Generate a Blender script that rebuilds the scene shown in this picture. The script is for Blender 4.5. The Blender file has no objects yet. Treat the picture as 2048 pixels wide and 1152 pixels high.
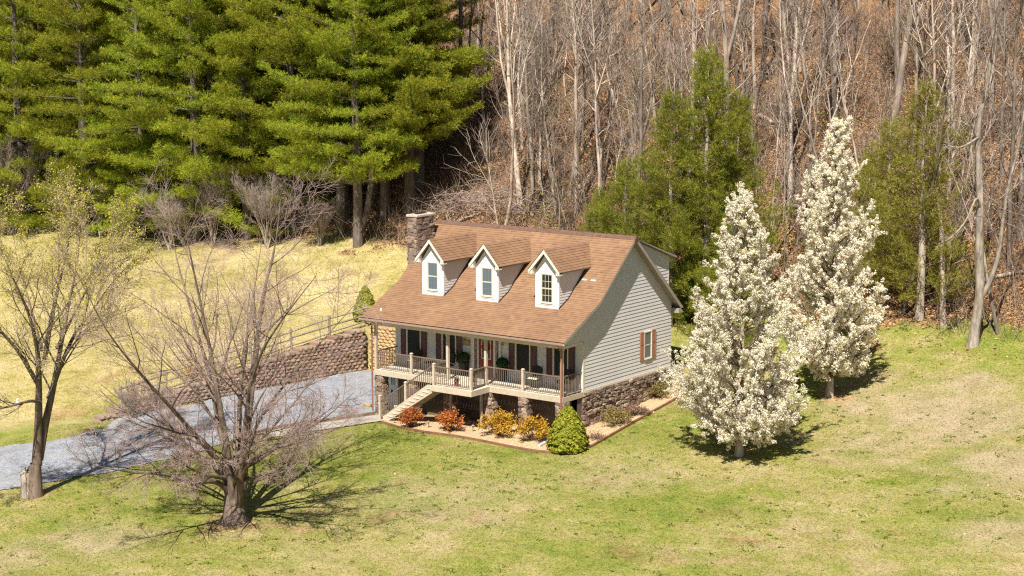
import bpy, math, random
import numpy as np
from mathutils import Vector, Matrix, noise as mnoise

scene = bpy.context.scene
col = scene.collection
R = math.radians

# ------------------------------------------------------------------ camera
CAM = np.array([53.794, -63.849, 16.129])
YAW, PITCH, FPX = -0.633, -0.148, 3500.0          # FPX: focal length for a 2048 px wide picture
FW = np.array([math.sin(YAW) * math.cos(PITCH), math.cos(YAW) * math.cos(PITCH), math.sin(PITCH)])
RT = np.array([math.cos(YAW), -math.sin(YAW), 0.0])
UP = np.cross(RT, FW)
cam_data = bpy.data.cameras.new('camera')
cam_data.sensor_width = 36.0
cam_data.lens = 36.0 * FPX / 2048.0
cam_data.clip_end = 2000.0
cam = bpy.data.objects.new('camera', cam_data)
col.objects.link(cam)
cam.matrix_world = Matrix(((RT[0], UP[0], -FW[0], CAM[0]), (RT[1], UP[1], -FW[1], CAM[1]), (RT[2], UP[2], -FW[2], CAM[2]), (0, 0, 0, 1)))
scene.camera = cam

# ------------------------------------------------------------------ light
SUN_EL, SUN_AZ = R(53), R(20)                      # azimuth: from the house front (-y) towards +x
sun_dir = Vector((math.sin(SUN_AZ) * math.cos(SUN_EL), -math.cos(SUN_AZ) * math.cos(SUN_EL), math.sin(SUN_EL)))
world = bpy.data.worlds.new('World')
scene.world = world
world.use_nodes = True
wn = world.node_tree
for n in list(wn.nodes): wn.nodes.remove(n)
w_out = wn.nodes.new('ShaderNodeOutputWorld')
w_bg = wn.nodes.new('ShaderNodeBackground')
w_sky = wn.nodes.new('ShaderNodeTexSky')
w_sky.sky_type = 'NISHITA'
w_sky.sun_disc = False
w_sky.air_density = 0.8
w_sky.dust_density = 0.3
w_sky.sun_elevation = SUN_EL
w_sky.sun_rotation = math.atan2(sun_dir.x, sun_dir.y)
w_bg.inputs['Strength'].default_value = 0.05
wn.links.new(w_sky.outputs[0], w_bg.inputs[0])
wn.links.new(w_bg.outputs[0], w_out.inputs[0])
sun_data = bpy.data.lights.new('sun', 'SUN')
sun_data.energy = 5.0
sun_data.angle = R(0.5)
sun_data.color = (1.0, 0.94, 0.85)
sun = bpy.data.objects.new('sun', sun_data)
col.objects.link(sun)
sun.rotation_euler = sun_dir.to_track_quat('Z', 'Y').to_euler()
sun.location = (0, -40, 60)
scene.view_settings.view_transform = 'Standard'
scene.view_settings.look = 'None'
scene.view_settings.exposure = 0.88
scene.view_settings.gamma = 1.0
scene.view_settings.use_curve_mapping = False
scene.cycles.use_denoising = False
scene.cycles.filter_width = 1.2
scene.cycles.sample_clamp_indirect = 2.0
scene.cycles.adaptive_threshold = 0.005

# ------------------------------------------------------------------ helpers
def tag(o, label=None, cat=None, group=None, kind=None):
    if label: o['label'] = label
    if cat: o['category'] = cat
    if group: o['group'] = group
    if kind: o['kind'] = kind
    return o

def empty(name, loc=(0, 0, 0), rz=0.0):
    o = bpy.data.objects.new(name, None)
    o.empty_display_size = 0.2
    o.location = loc
    o.rotation_euler = (0, 0, rz)
    col.objects.link(o)
    return o

def link(name, mesh, parent=None, loc=None, rot=None, scale=None):
    o = bpy.data.objects.new(name, mesh)
    col.objects.link(o)
    if parent is not None: o.parent = parent
    if loc is not None: o.location = loc
    if rot is not None: o.rotation_euler = rot
    if scale is not None: o.scale = scale
    return o

def copy_tree(o, parent=None):
    c = o.copy()
    col.objects.link(c)
    c.parent = parent
    for ch in o.children:
        copy_tree(ch, c)
    return c

def np_mesh(name, verts, faces, mat=None, smooth=False, rnd=None):
    """faces: (n,3) or (n,4) int array"""
    me = bpy.data.meshes.new(name)
    verts = np.asarray(verts, dtype=np.float32)
    faces = np.asarray(faces, dtype=np.int32)
    n, k = faces.shape
    me.vertices.add(len(verts)); me.vertices.foreach_set('co', verts.ravel())
    me.loops.add(n * k); me.loops.foreach_set('vertex_index', faces.ravel())
    me.polygons.add(n)
    me.polygons.foreach_set('loop_start', np.arange(0, n * k, k, dtype=np.int32))
    me.polygons.foreach_set('loop_total', np.full(n, k, dtype=np.int32))
    if smooth: me.polygons.foreach_set('use_smooth', np.ones(n, dtype=bool))
    me.update(calc_edges=True)
    if rnd is not None:
        a = me.attributes.new('rnd', 'FLOAT', 'FACE')
        a.data.foreach_set('value', np.asarray(rnd, dtype=np.float32))
    if mat: me.materials.append(mat)
    return me

class MB:
    def __init__(s): s.v = []; s.f = []; s.uv = {}
    def add(s, vs, fs):
        b = len(s.v); s.v += [tuple(float(c) for c in p) for p in vs]; s.f += [tuple(b + i for i in f) for f in fs]; return b
    def quad(s, a, b, c, d): s.add([a, b, c, d], [(0, 1, 2, 3)]); return s
    def box(s, x0, x1, y0, y1, z0, z1):
        s.add([(x0, y0, z0), (x1, y0, z0), (x1, y1, z0), (x0, y1, z0), (x0, y0, z1), (x1, y0, z1), (x1, y1, z1), (x0, y1, z1)],
              [(0, 3, 2, 1), (4, 5, 6, 7), (0, 1, 5, 4), (1, 2, 6, 5), (2, 3, 7, 6), (3, 0, 4, 7)]); return s
    def prism(s, pts, axis, a0, a1):
        """pts: polygon as 2-D points in the plane across axis ('x': (y,z), 'y': (x,z), 'z': (x,y))"""
        def P(p, a): return {'x': (a, p[0], p[1]), 'y': (p[0], a, p[1]), 'z': (p[0], p[1], a)}[axis]
        n = len(pts)
        s.add([P(p, a0) for p in pts] + [P(p, a1) for p in pts], [tuple(range(n))[::-1], tuple(range(n, 2 * n))] + [(i, (i + 1) % n, n + (i + 1) % n, n + i) for i in range(n)]); return s
    def bar(s, p, q, w, h, up=(0, 0, 1)):
        p, q = Vector(p), Vector(q); d = (q - p).normalized(); u = Vector(up)
        r = d.cross(u)
        if r.length < 1e-4: r = Vector((1, 0, 0))
        r.normalize(); u = r.cross(d)
        vs = []
        for c in (p, q):
            for a, b in ((-1, -1), (1, -1), (1, 1), (-1, 1)): vs.append(c + r * (a * w / 2) + u * (b * h / 2))
        s.add(vs, [(0, 1, 2, 3), (7, 6, 5, 4), (0, 4, 5, 1), (1, 5, 6, 2), (2, 6, 7, 3), (3, 7, 4, 0)]); return s
    def tube(s, pts, rad, k=6):
        pts = [Vector(p) for p in pts]; n = len(pts)
        if not hasattr(rad, '__len__'): rad = [rad] * n
        rings = []; ref = None
        for i, p in enumerate(pts):
            d = (pts[min(i + 1, n - 1)] - pts[max(i - 1, 0)]).normalized()
            if ref is None: ref = Vector((0, 0, 1)) if abs(d.z) < 0.9 else Vector((1, 0, 0))
            r = d.cross(ref).normalized(); u = r.cross(d)
            rings += [p + (r * math.cos(2 * math.pi * j / k) + u * math.sin(2 * math.pi * j / k)) * rad[i] for j in range(k)]
        fs = [(i * k + j, i * k + (j + 1) % k, (i + 1) * k + (j + 1) % k, (i + 1) * k + j) for i in range(n - 1) for j in range(k)]
        fs += [tuple(range(k))[::-1], tuple(range((n - 1) * k, n * k))]
        s.add(rings, fs); return s
    def lathe(s, prof, k=12, c=(0, 0, 0)):
        vs = []; n = len(prof)
        for r, z in prof: vs += [(c[0] + r * math.cos(2 * math.pi * j / k), c[1] + r * math.sin(2 * math.pi * j / k), c[2] + z) for j in range(k)]
        fs = [(i * k + j, i * k + (j + 1) % k, (i + 1) * k + (j + 1) % k, (i + 1) * k + j) for i in range(n - 1) for j in range(k)]
        fs += [tuple(range(k))[::-1], tuple(range((n - 1) * k, n * k))]
        s.add(vs, fs); return s
    def mesh(s, name, mat=None, smooth=False):
        me = bpy.data.meshes.new(name)
        me.from_pydata(s.v, [], s.f)
        if smooth: me.polygons.foreach_set('use_smooth', np.ones(len(me.polygons), dtype=bool))
        if mat: me.materials.append(mat)
        me.update(); return me
    def build(s, name, mat, parent=None, loc=None, smooth=False, rot=None, bevel=0.0):
        o = link(name, s.mesh(name, mat, smooth), parent, loc, rot)
        if bevel:
            m = o.modifiers.new('bevel', 'BEVEL'); m.width = bevel; m.segments = 1; m.limit_method = 'ANGLE'
        return o

# ------------------------------------------------------------------ materials
class NT:
    def __init__(s, name):
        s.m = bpy.data.materials.new(name); s.m.use_nodes = True; s.t = s.m.node_tree
        for n in list(s.t.nodes): s.t.nodes.remove(n)
        s.out = s.n('ShaderNodeOutputMaterial')
    def n(s, typ, **kw):
        nd = s.t.nodes.new(typ)
        for k, v in kw.items(): setattr(nd, k, v)
        return nd
    def set(s, inp, v):
        if isinstance(v, bpy.types.NodeSocket): s.t.links.new(v, inp)
        elif isinstance(v, (tuple, list)) and len(v) == 3 and inp.type == 'RGBA': inp.default_value = (*v, 1)
        else: inp.default_value = v
    def coord(s, which='Object'): return s.n('ShaderNodeTexCoord').outputs[which]
    def pos(s): return s.n('ShaderNodeNewGeometry').outputs['Position']
    def attr(s, name): return s.n('ShaderNodeAttribute', attribute_name=name).outputs['Fac']
    def scale(s, v, sc):
        m = s.n('ShaderNodeMapping'); s.set(m.inputs['Vector'], v); m.inputs['Scale'].default_value = sc if hasattr(sc, '__len__') else (sc, sc, sc); return m.outputs[0]
    def noise(s, v, sc, detail=3.0, rough=0.55, out=0):
        m = s.n('ShaderNodeTexNoise'); s.set(m.inputs['Vector'], v); m.inputs['Scale'].default_value = sc; m.inputs['Detail'].default_value = detail; m.inputs['Roughness'].default_value = rough; return m.outputs[out]
    def ramp(s, f, stops, interp='LINEAR'):
        m = s.n('ShaderNodeValToRGB'); s.set(m.inputs[0], f); e = m.color_ramp.elements; m.color_ramp.interpolation = interp
        while len(e) < len(stops): e.new(0.5)
        for el, (p, c) in zip(e, stops):
            el.position = p; el.color = (*c, 1) if hasattr(c, '__len__') else (c, c, c, 1)
        return m.outputs[0]
    def mix(s, f, a, b, mode='MIX'):
        m = s.n('ShaderNodeMix', data_type='RGBA', blend_type=mode); s.set(m.inputs[0], f); s.set(m.inputs[6], a); s.set(m.inputs[7], b); return m.outputs[2]
    def math(s, op, a, b=0.0, c=0.0):
        m = s.n('ShaderNodeMath', operation=op)
        s.set(m.inputs[0], a); s.set(m.inputs[1], b); s.set(m.inputs[2], c); return m.outputs[0]
    def hsv(s, colr, h=0.5, sat=1.0, val=1.0):
        m = s.n('ShaderNodeHueSaturation'); s.set(m.inputs['Hue'], h); s.set(m.inputs['Saturation'], sat); s.set(m.inputs['Value'], val); s.set(m.inputs['Color'], colr); return m.outputs[0]
    def objrnd(s): return s.n('ShaderNodeObjectInfo').outputs['Random']
    def bump(s, h, strength=0.3, dist=0.02):
        m = s.n('ShaderNodeBump'); s.set(m.inputs['Height'], h); m.inputs['Strength'].default_value = strength; m.inputs['Distance'].default_value = dist; return m.outputs[0]
    def done(s, colr, rough=0.85, normal=None, spec=0.25, transl=0.0, tcol=None, metal=0.0):
        p = s.n('ShaderNodeBsdfPrincipled'); s.set(p.inputs['Base Color'], colr); s.set(p.inputs['Roughness'], rough); p.inputs['Specular IOR Level'].default_value = spec; p.inputs['Metallic'].default_value = metal
        if normal is not None: s.set(p.inputs['Normal'], normal)
        sh = p.outputs[0]
        if transl:
            t = s.n('ShaderNodeBsdfTranslucent'); s.set(t.inputs[0], tcol if tcol is not None else colr)
            m = s.n('ShaderNodeMixShader'); m.inputs[0].default_value = transl; s.t.links.new(sh, m.inputs[1]); s.t.links.new(t.outputs[0], m.inputs[2]); sh = m.outputs[0]
        s.t.links.new(sh, s.out.inputs[0]); return s.m

def paint(name, c, var=0.10, sc=3.0, rough=0.6, objvar=0.0, spec=0.3, bump=0.0, bsc=30.0):
    t = NT(name); v = t.coord()
    lo = tuple(x * (1 - var) for x in c); hi = tuple(min(1, x * (1 + var)) for x in c)
    cc = t.ramp(t.noise(v, sc, 4), [(0.3, lo), (0.7, hi)])
    if objvar: cc = t.hsv(cc, val=t.math('MULTIPLY_ADD', t.objrnd(), 2 * objvar, 1 - objvar))
    nm = t.bump(t.noise(v, bsc, 3), bump, 0.02) if bump else None
    return t.done(cc, rough, nm, spec)

def leafmat(name, stops, transl=0.3, rough=0.6, objvar=0.08, clump=0.0, csc=1.2, hvar=0.0):
    t = NT(name)
    c = t.ramp(t.attr('rnd'), stops)
    val = t.math('MULTIPLY_ADD', t.objrnd(), 2 * objvar, 1 - objvar)
    c = t.hsv(c, h=t.math('MULTIPLY_ADD', t.objrnd(), hvar, 0.5 - hvar / 2), val=val)
    return t.done(c, rough, None, 0.2, transl)

def barkmat(name, a, b, sc=6.0, objvar=0.15, stretch=0.25):
    t = NT(name); v = t.scale(t.coord(), (sc, sc, sc * stretch))
    f = t.noise(v, 1.0, 5, 0.65)
    c = t.ramp(f, [(0.32, a), (0.68, b)])
    big = t.noise(t.coord(), 0.7, 2)
    c = t.hsv(c, val=t.math('MULTIPLY_ADD', big, 0.7, 0.62))
    c = t.hsv(c, val=t.math('MULTIPLY_ADD', t.objrnd(), 2 * objvar, 1 - objvar))
    return t.done(c, 0.95, t.bump(f, 0.6, 0.03), 0.1)
# ------------------------------------------------------------------ terrain
def tps(pts):
    P = np.array(pts, float); n = len(P)
    def K(a, b):
        r2 = ((a[:, None, :2] - b[None, :, :2]) ** 2).sum(-1)
        return 0.5 * r2 * np.log(r2 + 1e-9)
    A = np.zeros((n + 3, n + 3)); A[:n, :n] = K(P, P) + np.eye(n) * 2.0
    A[:n, n] = 1; A[:n, n + 1:] = P[:, :2]; A[n, :n] = 1; A[n + 1:, :n] = P[:, :2].T
    w = np.linalg.solve(A, np.concatenate([P[:, 2], [0, 0, 0]]))
    def f(x, y):
        sh = np.shape(x); q = np.stack([np.ravel(x), np.ravel(y)], 1)
        out = np.empty(len(q))
        for i in range(0, len(q), 20000):
            b = q[i:i + 20000]; out[i:i + 20000] = K(b, P) @ w[:n] + w[n] + b @ w[n + 1:]
        return out.reshape(sh)
    return f

shared = [(2, -4, -2.0), (11, -4, -1.95), (6, -16.5, -2.85), (15, -20, -3.0), (30, -10, -2.3), (20, -35, -4), (45, -35, -4), (10.9, 0, -1.7), (12, 7, -1.15),
          (18.9, 0, -1.6), (18.8, 8.6, -.7), (30, 0, -1.3), (30, 10, .1), (22.6, 16.3, 1.0), (14, 15.5, .7), (45, 15, 1.0), (-10, -15, -2.9), (-6, -19, -3.0),
          (-25, -30, -3.8), (0, -30, -3.8), (-25, -14, -2.0), (60, 0, -1.2), (60, -70, -5), (-60, -60, -5), (60, 40, 1.5), (-80, 30, 2.0), (-80, -20, -2)]
low = shared + [(0, -1.6, -2.15), (-7, 6, -2.2), (0, 6, -2.2), (-5, -3, -2.3), (-10.5, -8, -2.6), (5, 3, -2.1), (-3, 12, -2.2), (-14, 0, -2.4), (2, 40, -1)]
high = shared + [(-11.2, -9, -2.5), (-10, -4, -1.75), (-9, 0, -1.1), (-8, 6.5, -.1), (-3, 7, 0), (4, 9, .1), (-10, 9, .1), (-18.4, 18.2, 2.6), (-22, 17, 2.2),
                 (-35, 16, 2.0), (-56, 20, 2.0), (-31.6, 1, -.5), (-5, 16, 1.6), (5, 16, 1.0), (-45, -5, -1), (-20, 40, 2.5), (10, 40, 1.5), (-60, 60, 2), (40, 60, 2)]
hL, hU = tps(low), tps(high)
WALL = np.array([(-10.9, -9.4), (-7.6, 6.6), (0.0, 6.6), (10.9, 7.2)])   # foot line of the retaining wall, then behind the house

def wall_side(x, y):
    """signed distance to the wall line, positive on the uphill side, and whether the nearest point is on the wall itself"""
    x = np.asarray(x, float); y = np.asarray(y, float)
    pts = np.array([(-60.0, -60.0), *WALL, (60.0, 18.0)])
    best = np.full(x.shape, 1e9); sg = np.zeros(x.shape); on = np.zeros(x.shape)
    for i in range(len(pts) - 1):
        a, b = pts[i], pts[i + 1]; d = b - a; L2 = d @ d
        t = np.clip(((x - a[0]) * d[0] + (y - a[1]) * d[1]) / L2, 0, 1)
        ex, ey = x - a[0] - t * d[0], y - a[1] - t * d[1]
        D = np.hypot(ex, ey); s = np.sign(d[0] * ey - d[1] * ex)
        up = D < best - 1e-9
        best = np.where(up, D, best); sg = np.where(up, s, sg); on = np.where(up, 1.0 if 1 <= i <= 3 else 0.0, on)
    return best * sg, on

def hill(x, y):
    t = 1 / (1 + np.exp(-(x + 2) / 4.0))
    yb = 18.5 * (1 - t) + 16.0 * t
    d = y - yb
    return 0.45 * 1.6 * np.logaddexp(0, d / 1.6)

def vnoise(x, y, sc, seed=0):
    """smooth value noise"""
    x = np.asarray(x, float) / sc + seed * 17.3; y = np.asarray(y, float) / sc - seed * 9.1
    xi, yi = np.floor(x), np.floor(y); fx, fy = x - xi, y - yi
    fx, fy = fx * fx * (3 - 2 * fx), fy * fy * (3 - 2 * fy)
    def h(a, b): q = np.sin(a * 127.1 + b * 311.7 + seed * 74.7) * 43758.5453; return q - np.floor(q)
    return (h(xi, yi) * (1 - fx) + h(xi + 1, yi) * fx) * (1 - fy) + (h(xi, yi + 1) * (1 - fx) + h(xi + 1, yi + 1) * fx) * fy

def H(x, y):
    x = np.asarray(x, float); y = np.asarray(y, float)
    d, on = wall_side(x, y)
    wdt = np.where(on > 0, 0.10, 2.5); off = np.where(on > 0, 0.38, 0.0)
    t = np.clip((d - off) / wdt * 0.5 + 0.5, 0, 1); t = t * t * (3 - 2 * t)
    z = hL(x, y) * (1 - t) + hU(x, y) * t
    hz = hill(x, y)
    z = z + hz + (vnoise(x, y, 5.0, 1) - .5) * 0.10 + (vnoise(x, y, 3.0, 2) - .5) * np.clip(hz, 0, 1) * 0.8
    return z

def proj(P):
    v = np.atleast_2d(np.asarray(P, float)) - CAM; z = v @ FW
    return np.stack([1024 + FPX * (v @ RT) / z, 576 - FPX * (v @ UP) / z, z], 1)

def ground_at(px, py):
    """the point of the terrain that a place in the photograph shows"""
    v = FW + RT * (px - 1024) / FPX + UP * (576 - py) / FPX
    t = np.arange(45, 260, 0.1); p = CAM + v[None] * t[:, None]
    below = p[:, 2] < H(p[:, 0], p[:, 1])
    i = int(np.argmax(below)) if below.any() else len(t) - 1
    a, b = t[max(i - 1, 0)], t[i]
    for _ in range(12):
        m = (a + b) / 2; q = CAM + v * m
        if q[2] < float(H(q[0], q[1])): b = m
        else: a = m
    q = CAM + v * b
    return np.array([q[0], q[1], float(H(q[0], q[1]))])

def Z(x, y): return float(H(np.array([x]), np.array([y]))[0])

# things that mark the ground round their foot: (x, y, radius)
BIG_TREE = ground_at(468, 1042); LEFT_TREE = ground_at(70, 992); PEAR_A = ground_at(1478, 912); PEAR_B = ground_at(1659, 792)

xs = np.concatenate([np.arange(-200, -26, 4.0), np.arange(-26, 42, 0.2), np.arange(42, 160, 4.0)])
ys = np.concatenate([np.arange(-130, -34, 4.0), np.arange(-34, 24, 0.2), np.arange(24, 110, 0.9)])
GX, GY = np.meshgrid(xs, ys)
GZ = H(GX, GY)
nx, ny = len(xs), len(ys)
gi = np.arange(nx * ny).reshape(ny, nx)
gf = np.stack([gi[:-1, :-1], gi[:-1, 1:], gi[1:, 1:], gi[1:, :-1]], -1).reshape(-1, 4)

def field_masks(x, y):
    d, on = wall_side(x, y)
    hz = hill(x, y)
    n1 = vnoise(x, y, 2.2, 3) - .5; n2 = vnoise(x, y, 0.8, 4) - .5
    leaf = np.clip((hz - 0.36 + n1 * 0.9 + n2 * .6) / 0.5, 0, 1)
    # the mown field above the wall is drier than the lawn
    t = np.clip((d + 1.0) / 3.0, 0, 1) * np.clip((6 - x) / 8.0, 0, 1)
    dry = np.clip(t, 0, 1)
    bare = np.zeros(np.shape(x))
    for (cx, cy, r, off) in ((BIG_TREE[0], BIG_TREE[1], 1.5, 0.5), (LEFT_TREE[0], LEFT_TREE[1], .45, 0.2), (PEAR_A[0], PEAR_A[1], .75, .1), (PEAR_B[0], PEAR_B[1], .75, .2)):
        dd = np.hypot(x - cx - off * 0.5, y - cy + off * 0.3)
        bare = np.maximum(bare, np.clip((r - dd + n1 * 1.4 + n2 * 1.4) / 0.9, 0, 1))
    # worn patches of the lawn
    for (px_, py_, rx, w) in ((210, 1085, 2.6, .5), (40, 1110, 1.8, .6), (1900, 830, 6.0, .9), (2020, 930, 3.6, .85), (1780, 800, 2.0, .6), (1250, 950, 3.0, .30), (900, 1000, 4.5, .30), (620, 1120, 2.0, .35), (1990, 1060, 2.0, .5)):
        c = WORN[(px_, py_)]
        dd = np.hypot(x - c[0], (y - c[1]) * 1.0) / rx
        dry = np.maximum(dry, w * 1.6 * np.clip(1.15 - dd + n1 * 0.9 + n2 * 0.4, 0, 1))
    return np.clip(dry, 0, 1), leaf, bare
WORN = {k: ground_at(*k) for k in ((210, 1085), (40, 1110), (1900, 830), (2020, 930), (1780, 800), (1250, 950), (900, 1000), (620, 1120), (1990, 1060))}

def ground_material():
    t = NT('ground'); p = t.pos()
    n_big = t.noise(p, 0.16, 3); n_mid = t.noise(p, 0.9, 4); n_fine = t.noise(p, 9.0, 4, 0.7); n_grain = t.noise(p, 34.0, 2, 0.7); n_tuft = t.noise(p, 3.2, 5, 0.75)
    mixf = t.math('ADD', t.math('ADD', t.math('MULTIPLY', n_big, 0.40), t.math('MULTIPLY', n_mid, 0.30)), t.math('MULTIPLY', n_tuft, 0.30))
    lawn = t.ramp(mixf, [(0.39, (0.140, 0.178, 0.028)), (0.465, (0.205, 0.212, 0.046)), (0.53, (0.265, 0.240, 0.080)), (0.60, (0.335, 0.275, 0.135))])
    meadow = t.ramp(mixf, [(0.39, (0.23, 0.205, 0.055)), (0.47, (0.34, 0.285, 0.105)), (0.57, (0.45, 0.365, 0.18))])
    straw = t.ramp(n_mid, [(0.35, (0.27, 0.225, 0.115)), (0.65, (0.36, 0.285, 0.18))])
    mw = t.n('ShaderNodeMapping'); t.set(mw.inputs['Vector'], p); mw.inputs['Rotation'].default_value = (0, 0, -0.42); mw.inputs['Scale'].default_value = (0.07, 1.1, 1.0)
    mow = t.noise(mw.outputs[0], 1.0, 3, 0.6)
    lawn = t.hsv(lawn, val=t.math('MULTIPLY_ADD', mow, 0.5, 0.75))
    # dry = 1 above the wall, lower values = worn lawn
    x = t.n('ShaderNodeSeparateXYZ'); t.set(x.inputs[0], p)
    onm = t.math('MULTIPLY', t.math('LESS_THAN', x.outputs[0], 4.0), t.math('GREATER_THAN', x.outputs[1], -60.0))
    drycol = t.mix(t.attr('field'), straw, meadow)
    c = t.mix(t.attr('dry'), lawn, drycol)
    dirt = t.ramp(n_fine, [(0.3, (0.26, 0.155, 0.075)), (0.7, (0.43, 0.29, 0.155))])
    litter = t.ramp(t.math('ADD', t.math('MULTIPLY', n_fine, 0.7), t.math('MULTIPLY', n_mid, 0.3)), [(0.38, (0.065, 0.036, 0.022)), (0.5, (0.21, 0.115, 0.056)), (0.64, (0.42, 0.24, 0.115))])
    c = t.mix(t.attr('leaf'), c, litter)
    c = t.mix(t.attr('bare'), c, dirt)
    c = t.hsv(c, val=t.math('MULTIPLY_ADD', n_fine, 1.3, 0.35))
    c = t.hsv(c, val=t.math('MULTIPLY_ADD', n_grain, 1.2, 0.4))
    h = t.math('ADD', n_fine, t.math('MULTIPLY', n_grain, 0.6))
    return t.done(c, 0.95, t.bump(h, 0.55, 0.06), 0.1)
M_ground = ground_material()
gme = np_mesh('ground', np.stack([GX.ravel(), GY.ravel(), GZ.ravel()], 1), gf, M_ground, smooth=True)
g_dry, g_leaf, g_bare = field_masks(GX.ravel(), GY.ravel())
gd, gon = wall_side(GX.ravel(), GY.ravel())
g_field = np.clip((gd + 1.0) / 2.0, 0, 1) * np.clip((6 - GX.ravel()) / 6.0, 0, 1)
for nm, arr in (('dry', g_dry), ('leaf', g_leaf), ('bare', g_bare), ('field', g_field)):
    a = gme.attributes.new(nm, 'FLOAT', 'POINT'); a.data.foreach_set('value', arr.astype(np.float32))
tag(link('ground', gme), 'lawn, dry field and leaf covered hillside', kind='structure')

def drape(far, near, n_u, n_v, lift, name, mat, thick=0.0, ragged=0.0):
    """a sheet laid on the ground between two edge lines (lists of x, y)"""
    def res(L, n):
        L = np.array(L, float)[:, :2]; s = np.concatenate([[0], np.cumsum(np.hypot(*np.diff(L, axis=0).T))]); q = np.linspace(0, s[-1], n)
        return np.stack([np.interp(q, s, L[:, 0]), np.interp(q, s, L[:, 1])], 1)
    A, B = res(far, n_u), res(near, n_u)
    if ragged:
        for E in (A, B): E += np.stack([vnoise(E[:, 0], E[:, 1], .45, 21) - .5, vnoise(E[:, 0], E[:, 1], .45, 22) - .5], 1) * ragged
    v = np.linspace(0, 1, n_v)[None, :, None]
    P = A[:, None] * (1 - v) + B[:, None] * v
    x, y = P[..., 0], P[..., 1]
    z = H(x, y) + lift
    if thick:   # edges turn down into the ground
        z[:, 0] -= thick; z[:, -1] -= thick; z[0] -= thick; z[-1] -= thick
    i = np.arange(n_u * n_v).reshape(n_u, n_v)
    f = np.stack([i[:-1, :-1], i[1:, :-1], i[1:, 1:], i[:-1, 1:]], -1).reshape(-1, 4)
    me = np_mesh(name, np.stack([x.ravel(), y.ravel(), z.ravel()], 1), f, mat, smooth=not thick)
    return link(name, me)

# gravel drive
t = NT('gravel'); p = t.pos()
vor = t.n('ShaderNodeTexVoronoi'); vor.inputs['Scale'].default_value = 22.0; t.set(vor.inputs['Vector'], p)
gcol = t.ramp(vor.outputs['Color'], [(0.1, (0.14, 0.15, 0.175)), (0.5, (0.265, 0.278, 0.31)), (0.9, (0.42, 0.43, 0.455))])
gcol = t.mix(t.ramp(t.noise(p, 0.5, 4), [(0.45, 0.0), (0.75, 0.5)]), gcol, (0.36, 0.335, 0.30))
gcol = t.hsv(gcol, val=t.math('MULTIPLY_ADD', t.noise(p, 1.6, 3), 0.7, 0.65))
rut = t.noise(t.scale(p, (1.5, 0.16, 1.0)), 1.0, 3)
gcol = t.mix(t.ramp(rut, [(0.5, 0.0), (0.68, 0.45)]), gcol, (0.21, 0.20, 0.19))
M_gravel = t.done(gcol, 0.9, t.bump(vor.outputs['Distance'], 0.8, 0.04), 0.2)
far_px = [(-260, 915), (-120, 905), (0, 893), (60, 889), (120, 880), (170, 868), (200, 862)]
far_edge = [ground_at(*q)[:2] for q in far_px] + [WALL[0] + (0.35, 1.0), WALL[0] * .5 + WALL[1] * .5 + (.15, 0), WALL[1] + (0.1, -0.05)]
near_px = [(-260, 1040), (-120, 1005), (0, 981), (110, 962), (205, 945), (300, 927), (360, 915), (411, 902), (470, 880), (545, 860), (640, 845), (735, 828)]
near_edge = [ground_at(*q)[:2] for q in near_px] + [(0.0, -1.2), (0.1, 6.5)]
tag(drape(far_edge, near_edge, 260, 40, 0.035, 'driveway', M_gravel, 0.0, 0.55), 'pale grey gravel drive', kind='structure')
# ------------------------------------------------------------------ house
W, PD, OV = 10.89, 1.59, 0.41           # width, porch depth, rake overhang
YR, ZR, YK, ZK = 3.722, 6.604, 0.736, 3.965
YE, ZE = -2.07, 2.55                     # front eave
SL, SLP = (ZR - ZK) / (YR - YK), (ZK - ZE) / (YK - YE)
YB = 7.55                                # back wall
YBE, = (8.0,)
ZBE = ZR - (YBE - YR) * SL
def roof_z(y): return ZE + (y - YE) * SLP if y < YK else (ZK + (y - YK) * SL if y < YR else ZR - (y - YR) * SL)

def siding_mat(name, c):
    t = NT(name); v = t.coord()
    cc = t.ramp(t.noise(v, 1.3, 4), [(0.3, tuple(x * .93 for x in c)), (0.7, c)])
    grime = t.ramp(t.noise(t.scale(v, (1.2, 1.2, 0.25)), 3.0, 4), [(0.55, 0.0), (0.8, 0.25)])
    cc = t.mix(grime, cc, tuple(x * 0.72 for x in c))
    return t.done(cc, 0.55, t.bump(t.noise(t.scale(v, (2, 2, 14)), 4, 2), 0.08, 0.01), 0.3)
M_siding = siding_mat('vinyl_siding', (0.585, 0.57, 0.56))
M_white = siding_mat('white_siding', (0.80, 0.785, 0.75))
M_trim = paint('cream_trim', (0.62, 0.55, 0.45), 0.06, 4, 0.55)
M_cream = paint('dormer_trim', (0.72, 0.64, 0.53), 0.05, 4, 0.5)
M_taupe = paint('taupe_trim', (0.30, 0.265, 0.225), 0.10, 4, 0.55)
M_porch = paint('tan_porch_paint', (0.47, 0.39, 0.29), 0.12, 5, 0.6, objvar=0.05)
M_deck = paint('deck_boards', (0.56, 0.50, 0.40), 0.15, 6, 0.75, objvar=0.12)
M_rail = paint('brown_railing', (0.17, 0.125, 0.09), 0.12, 8, 0.5)
M_gutter = paint('brown_gutter', (0.27, 0.175, 0.13), 0.10, 5, 0.4)
M_spout = paint('brown_downspout', (0.25, 0.11, 0.075), 0.12, 5, 0.4)
M_shutter = paint('maroon_shutter', (0.105, 0.05, 0.048), 0.15, 6, 0.5)
M_shutter_side = paint('faded_red_shutter', (0.34, 0.155, 0.10), 0.12, 6, 0.55)
M_door = paint('maroon_door', (0.18, 0.035, 0.03), 0.10, 4, 0.4)
M_black = paint('black_metal', (0.018, 0.017, 0.016), 0.2, 6, 0.45)
M_whitedoor = paint('white_door', (0.72, 0.72, 0.72), 0.06, 5, 0.45)
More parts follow.
